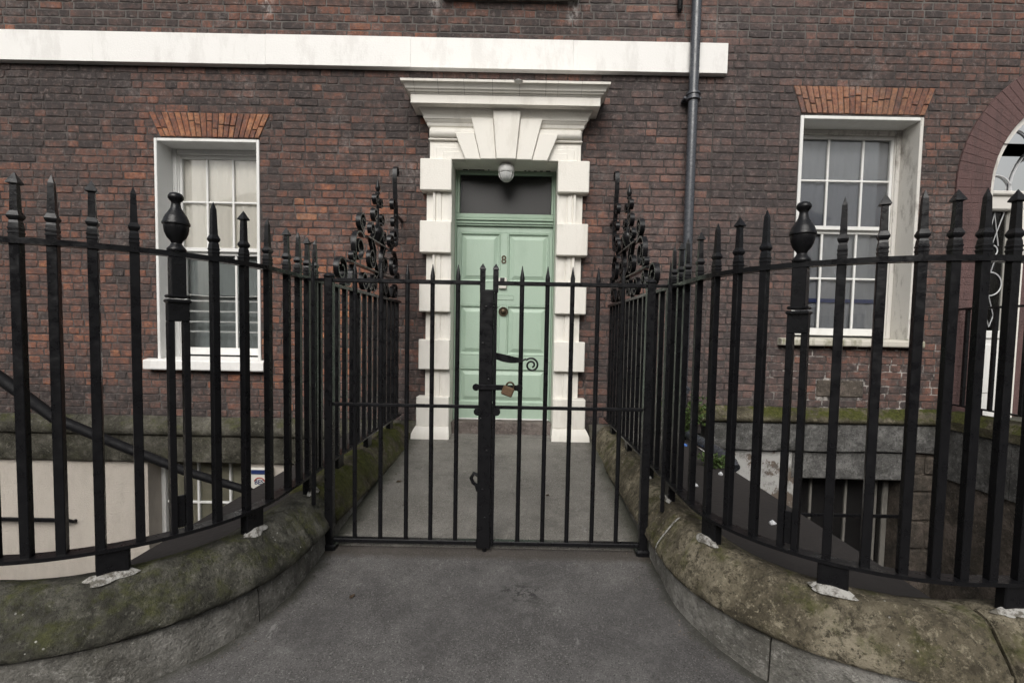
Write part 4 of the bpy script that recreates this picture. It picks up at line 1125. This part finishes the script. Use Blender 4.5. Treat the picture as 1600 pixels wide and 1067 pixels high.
for s, o in ((-1, wl_), (1, wr_)):
    for i, (t, sx, sy, d) in enumerate(((1.62, .075, .030, .012), (2.06, .07, .028, .014), (2.62, .072, .026, .024), (3.14, .078, .024, .020), (3.72, .085, .026, .022), (.35, .07, .03, .012))):
        pad(o, s, t, sx, sy, d, i + 3 * s + 4)

# ---------------------------------------------------------------- next door's railing, on its own low wall
X2 = 4.52
nw_ = empty('low_stone_wall', (X2, -1, 0)); tag(nw_, "mossy grey stone wall of the neighbour's entrance bridge, at the arched doorway", 'wall')
for i, (a, b) in enumerate(((-.06, -.75), (-.756, -1.5), (-1.506, -2.3))):
    m = MB(); m.sweep([[(X2 - .13, y, .22), (X2 - .135, y, .30), (X2 - .08, y, .37), (X2 + .05, y, .39), (X2 + .16, y, .36), (X2 + .16, y, .22)] for y in (a, (a + b) / 2, b)]); m.obj('coping_stone', 'stone_moss', nw_, 30)
    m = MB(); m.sweep([[(X2 - .11, y, -.28), (X2 - .11, y, .219), (X2 + .15, y, .219), (X2 + .15, y, -.28)] for y in (a, b)]); m.obj('base_stone', 'stone_ashlar', nw_)
m = MB(); m.box(X2 - .09, X2 + .15, -2.3, -.02, -2.5, -.281); m.obj('flank', 'rubble', nw_)
m = MB(); m.box(X2 + .15, 7.3, -2.3, .3, .25, .30); tag(m.obj('neighbour_path', 'path'), kind='structure')
nr = empty('iron_railing', (X2, -1, .4)); tag(nr, 'short straight black railing in front of the arched doorway, at the far right', 'railing')
for z0, z1, nm in ((1.39, 1.41, 'top_rail'), (.44, .455, 'bottom_rail')):
    m = MB(); m.box(X2 - .02, X2 + .02, -2.3, -.01, z0, z1, .003); m.obj(nm, 'iron', nr)
for i in range(16):
    m = None; b = inst('bar', barm, nr, (X2, -.14 - i * .14, .45)); b.scale = (1, 1, .85)
for y in (-.3, -1.2, -2.1):
    m = MB(); m.box(X2 - .03, X2 + .03, y - .03, y + .03, .37, .439, .004); m.obj('foot', 'iron', nr)

# ---------------------------------------------------------------- gate: two leaves
YG = -2.18
def leaf(label, xa, xb, bars):
    g = empty('iron_gate', ((xa + xb) / 2, YG, -.12)); tag(g, label, 'gate', 'leaves of the double gate')
    for nm, z, h, d in (('top_rail', 1.352, .011, .016), ('middle_rail', .664, .009, .014), ('bottom_rail', -.108, .011, .019)):
        m = MB(); m.box(xa, xb, YG - d, YG + d, z - h, z + h, .003); m.obj(nm, 'iron', g)
    for x in bars:
        m = MB(); m.tube([(x, YG, -.12), (x, YG, 1.36), (x, YG, 1.385), (x, YG, 1.45)], [.0125, .0125, .013, .0015], 10); m.obj('bar', 'iron', g, 35)
    return g
gl = leaf('left gate leaf of thin round bars, carrying the broad flat meeting plate', -.876, -.066, [-.758, -.613, -.468, -.329, -.188])
gr = leaf('right gate leaf of thin round bars, carrying the curled latch handle and hasp', .030, .853, [.166, .307, .445, .587, .725])
m = MB(); m.box(-.065, .012, YG - .022, YG + .012, -.14, 1.315, .004); pl = m.obj('meeting_plate', 'iron', gl)
m = MB()
for x, z in ((-.03, 1.22), (-.045, 1.02), (-.01, .82), (-.05, .60), (-.015, .42), (-.035, .2), (-.02, 0.04)):
    m.lathe([(.007, 0), (.006, .004), (.002, .006)], 8); 
    for i in range(len(m.v) - 24, len(m.v)): px, py, pz = m.v[i]; m.v[i] = (px + x, YG - .022 - pz, py + z)
m.obj('rivet', 'iron', pl, 40)
prong = square_lathe([(.0145, 0), (.0145, .125), (.017, .128), (.0155, .134), (.0, .16)])
for x, g in ((-.052, gl), (.020, gr)):
    m = MB(); m.add([(a + x, b + YG, c + 1.30) for a, b, c in prong.v], prong.f); m.obj('prong', 'iron', g)
m = MB(); m.box(.013, .030, YG - .012, YG + .012, -.13, 1.30, .003); m.obj('meeting_stile', 'iron', gr)
m = MB(); m.tube([(-.02, YG, -.13), (-.02, YG, GZ(YG) - .02)], .014, 8); m.obj('drop_bolt', 'iron', gl)
m = MB(); m.tube([(-.06, YG - .01, .275), (-.085, YG - .01, .29), (-.10, YG - .01, .262), (-.088, YG - .01, .235), (-.07, YG - .01, .222), (-.062, YG - .01, .19)], .011, 8); m.obj('bolt_ring', 'iron', gl, 50)
for x in (-.068, .036):
    m = MB(); m.tube([(x, YG - .03, .64), (x, YG + .02, .64)], .022, 10); m.obj('lug', 'iron', gl if x < 0 else gr, 40)
# latch handle: tapering flat bar ending in a curl
m = MB(); rl = []
for i in range(13):
    u = i / 12; x = .028 + .15 * u; z = .952 - .022 * u - .006 * math.sin(u * PI); h = .019 - .010 * u + .006 * math.sin(u * PI)
    rl.append([(x, YG - .034, z - h), (x, YG - .026, z - h), (x, YG - .026, z + h), (x, YG - .034, z + h)])
m.sweep(rl); lh = m.obj('latch_handle', 'iron', gr)
pts = [(.176, YG - .03, .930), (.196, YG - .03, .938)] + [(.226 + .040 * (1 - .72 * i / 34) * math.cos(2.4 - 10.0 * i / 34), YG - .03, .905 + .040 * (1 - .72 * i / 34) * math.sin(2.4 - 10.0 * i / 34)) for i in range(35)]
m = MB(); m.tube(pts, .0055, 7); m.obj('curl', 'iron', lh, 60)
# hasp bar
m = MB(); m.box(-.075, .155, YG - .034, YG - .024, .762, .792, .003)
for x in (-.078, .160): m.tube([(x, YG - .036, .777), (x, YG - .022, .777)], .02, 12)
m.obj('hasp_bar', 'iron', gr)
pk = empty('padlock', (.12, YG - .05, .77)); tag(pk, 'small worn brass padlock hanging on the hasp of the gate', 'padlock')
ca, sa = math.cos(-.35), math.sin(-.35)
def tilt(v): return [(.105 + x * ca - z * sa, YG - .05 + y, .775 + x * sa + z * ca) for x, y, z in v]
m = MB(); m.box(-.034, .030, -.016, .010, -.042, .010, .006); m.v = tilt(m.v); m.obj('body', 'padlock', pk)
m = MB(); m.tube([(-.02, 0, .005)] + [(-.02 * math.cos(a), 0, .016 + .02 * math.sin(a)) for a in [PI * i / 10 for i in range(11)]] + [(.02, 0, .005)], .0055, 8); m.v = tilt(m.v); m.obj('shackle', 'bronze', pk, 50)

# ---------------------------------------------------------------- things in the sunken areas
hr = empty('stair_handrail', (-3.5, -.9, -1)); tag(hr, 'thick black sloping handrail of the basement stair, in front of the cream wall', 'handrail')
ptsr = [(-4.9, -.9, 1.10), (-4.35, -.9, .78), (-4.06, -.9, .58), (-3.68, -.9, .30), (-3.36, -.9, .17), (-3.05, -.9, .045), (-2.60, -.9, -.125), (-2.10, -.9, -.272), (-1.98, -.9, -.32)]
m = MB(); m.tube(ptsr, [.05, .05, .048, .044, .042, .04, .036, .032, .03], 10); m.obj('rail', 'matte_iron', hr, 60)
for x, z in ((-4.9, 1.08), (-1.98, -.33)):
    m = MB(); m.box(x - .02, x + .02, -.92, -.88, -2.5, z, .003); m.obj('post', 'iron', hr)
sr = empty('wall_bar', (-4.8, -.05, -.9)); tag(sr, 'short black bar fixed across the cream basement wall at the far left', 'bar')
m = MB(); m.box(-5.4, -4.40, -.075, -.05, -.925, -.885, .004); m.obj('rod', 'iron', sr)
m = MB(); m.tube([(-4.41, -.06, -.905), (-4.37, -.03, -.93), (-4.37, .0, -.93)], .018, 6); m.obj('end_bracket', 'iron', sr)
m = MB(); m.box(-5.3, -5.26, -.05, .0, -.92, -.89, .003); m.obj('end_bracket', 'iron', sr)
ab = empty('alarm_box', (-2.45, -.03, -.45)); tag(ab, 'white alarm box with blue top band, fixed low on the cream basement wall', 'alarm box')
m = MB(); m.box(-2.545, -2.325, -.055, -.001, -.62, -.335, .008); m.obj('case', 'offwhite', ab)
m = MB(); m.box(-2.53, -2.34, -.060, -.0545, -.395, -.350, .003); m.obj('band', 'blue', ab)
m = MB(); m.tube([(-2.445 + .055 * math.cos(a), -.0575, -.485 + .055 * math.sin(a)) for a in [.3 + 2.5 * i / 14 for i in range(15)]], .006, 5); m.obj('arc_mark', 'red', ab, 60)
text('lettering', 'BES', .062, (-2.452, -.0565, -.478), 'blue', ab, .001, .0012)

# ---------------------------------------------------------------- the house across the street, mirrored in the panes
op = empty('brick_house', (0, -19, 0)); tag(op, 'plain brick house across the street, mirrored faintly in the sash window panes', 'house')
oh = []
for i in range(9):
    for z in (.9, 4.0):
        oh.append((-13 + i * 3.1, -11.7 + i * 3.1, z, z + 1.9))
mb = MB(); grid_wall(-15, 15, -.6, 6.9, oh, -18.6, -19.0, mb); mb.obj('wall', 'maroon', op)
mb = MB(); mb.add([(-15.2, -18.3, 6.9), (15.2, -18.3, 6.9), (15.2, -22, 8.6), (-15.2, -22, 8.6), (-15.2, -26, 6.9), (15.2, -26, 6.9)], [(0, 1, 2, 3), (3, 2, 5, 4), (0, 3, 4), (1, 5, 2)]); mb.obj('roof', 'felt', op)
mb = MB(); mb.box(-15, 15, -26, -19.3, -.6, 6.85); mb.obj('body', 'maroon', op)
for h in oh:
    mb = MB(); mb.box(h[0], h[1], -18.85, -18.8, h[2], h[3]); f_ = mb.obj('window', 'white', op)
    mb = MB()
    for a in (0, 1):
        for c in (0, 1): mb.box(h[0] + .08 + a * .66, h[0] + .66 + a * .66, -18.795, -18.79, h[2] + .08 + c * .9, h[2] + .92 + c * .9)
    mb.obj('pane', 'frost', f_)

# ---------------------------------------------------------------- grit swept against the kerbs
rg = random.Random(12); mb = MB()
for i in range(520):
    sd = rg.choice((-1, 1)); t_ = rg.uniform(.15, 3.5); d_ = .135 + abs(rg.gauss(0, .07 if i < 400 else .5)); x, y = fence(t_, sd, d_); q = rg.uniform(.0025, .008)
    z = GZ(y) + (.012 if y > -2.15 else 0)
    v = [(x + q * rg.uniform(.5, 1.3) * math.cos(a), y + q * rg.uniform(.5, 1.3) * math.sin(a), z - .001) for a in (0, 1.6, 3.1, 4.7)] + [(x + rg.gauss(0, q * .3), y, z + q * rg.uniform(.3, .9))]
    mb.add(v, [(0, 1, 4), (1, 2, 4), (2, 3, 4), (3, 0, 4)])
tag(mb.obj('grit', 'rubble'), kind='stuff')
def dead_leaf(label, x, y, a, L, seed):
    rr_ = random.Random(seed); z = GZ(y) + (.014 if y > -2.2 else .002); v = []
    for u, w in ((-.5, 0), (-.2, .22), (.15, .26), (.5, 0), (.15, -.24), (-.2, -.2), (0, 0)):
        px, py = u * L, w * L; v.append((x + px * math.cos(a) - py * math.sin(a), y + px * math.sin(a) + py * math.cos(a), z + rr_.uniform(.001, .012) * (1 if abs(w) > .1 or abs(u) > .3 else .2)))
    m = MB(); m.add(v, [(6, k, (k + 1) % 6) for k in range(6)]); tag(m.obj('dead_leaf', 'dry_leaf'), label, 'leaf')
dead_leaf('curled brown leaf on the path against the left wall, behind the gate', -.74, -1.25, .7, .05, 1)
dead_leaf('dark dead leaf on the path just behind the right gate leaf', .38, -1.45, 2.2, .045, 2)
dead_leaf('brown dead leaf on the forecourt in front of the left gate leaf', -.62, -2.62, 1.2, .04, 3)

# ---------------------------------------------------------------- weeds and litter on the felt decks
def weed(name, label, x, y, z, w, h, n, seed, size=.026):
    r = random.Random(seed); o = empty(name, (x, y, z)); tag(o, label, 'plant')
    stem = MB(); leaf_ = MB()
    for i in range(max(4, n // 14)):
        a = r.uniform(0, 2 * PI); q = r.uniform(.1, 1) * w
        p = [(x, y, z), (x + q * .4 * math.cos(a), y + q * .35 * math.sin(a), z + h * .5 * r.uniform(.6, 1)), (x + q * math.cos(a), min(y + q * .7 * math.sin(a), -.03), z + h * r.uniform(.5, 1.05))]
        stem.tube(p, [.004, .003, .0015], 5)
        for k in range(14):
            u = r.uniform(.15, 1); i0 = 0 if u < .5 else 1; f_ = (u - .5 * i0) * 2
            c = Vector(p[i0]).lerp(Vector(p[i0 + 1]), f_) + Vector((r.gauss(0, .024), r.gauss(0, .018), r.gauss(0, .018)))
            if c.y > -.015: c.y = -.015
            d = Vector((r.gauss(0, 1), r.gauss(-.3, 1), r.gauss(.1, .7))).normalized(); e = d.cross(Vector((r.gauss(0, 1), r.gauss(0, 1), 1))).normalized(); L = size * r.uniform(.6, 1.3)
            nn = d.cross(e) * L * .15
            leaf_.add([c, c + d * L * .45 + e * L * .33 + nn, c + d * L, c + d * L * .45 - e * L * .33 + nn, c + d * L * .5 - nn], [(0, 1, 4), (1, 2, 4), (2, 3, 4), (3, 0, 4)])
    stem.obj('stem', 'stem', o); leaf_.obj('foliage', 'leaf', o)
weed('fern_clump', 'bushy green weed growing on the felt deck at the foot of the drainpipe', 1.72, -.24, .095, .38, .40, 1100, 3, .042)
weed('weed', 'low green weed on the dark felt beside the open end of the drainpipe', 1.66, -1.25, .095, .15, .10, 220, 8, .034)
weed('weed', 'small weed at the back of the felt deck, close behind the right railing', 1.24, -.22, .095, .12, .22, 120, 11)
def scrap(label, x, y, s_, mat, seed, nm='paper_scrap'):
    r = random.Random(seed); m = MB(); n = 8
    ring = [(x + s_ * r.uniform(.6, 1.2) * math.cos(2 * PI * k / n), y + s_ * r.uniform(.5, 1.3) * math.sin(2 * PI * k / n), .098 + r.uniform(0, .014)) for k in range(n)]
    m.add(ring + [(x, y, .118)] + [(a, b, .0955) for a, b, c in ring], [(k, (k + 1) % n, n) for k in range(n)] + [(k, k + n + 1, (k + 1) % n + n + 1, (k + 1) % n) for k in range(n)])
    tag(m.obj(nm, mat), label, 'litter')
scrap('largest white paper scrap, lying on the dark felt deck right of the gate', 1.33, -1.72, .028, 'paper', 1)
scrap('white paper scrap on the felt deck nearest the urn post', 1.52, -2.35, .02, 'paper', 2)
scrap('tiny white scrap on the felt deck near its outer edge, towards the house', 1.62, -1.45, .018, 'paper', 3)
scrap('blue wrapper scrap by the weeds near the sloping pipe', 1.66, -.55, .03, 'bluepaper', 4, 'wrapper')
scrap('white scrap close behind the right railing, nearest the house', 1.20, -1.05, .02, 'paper', 5)
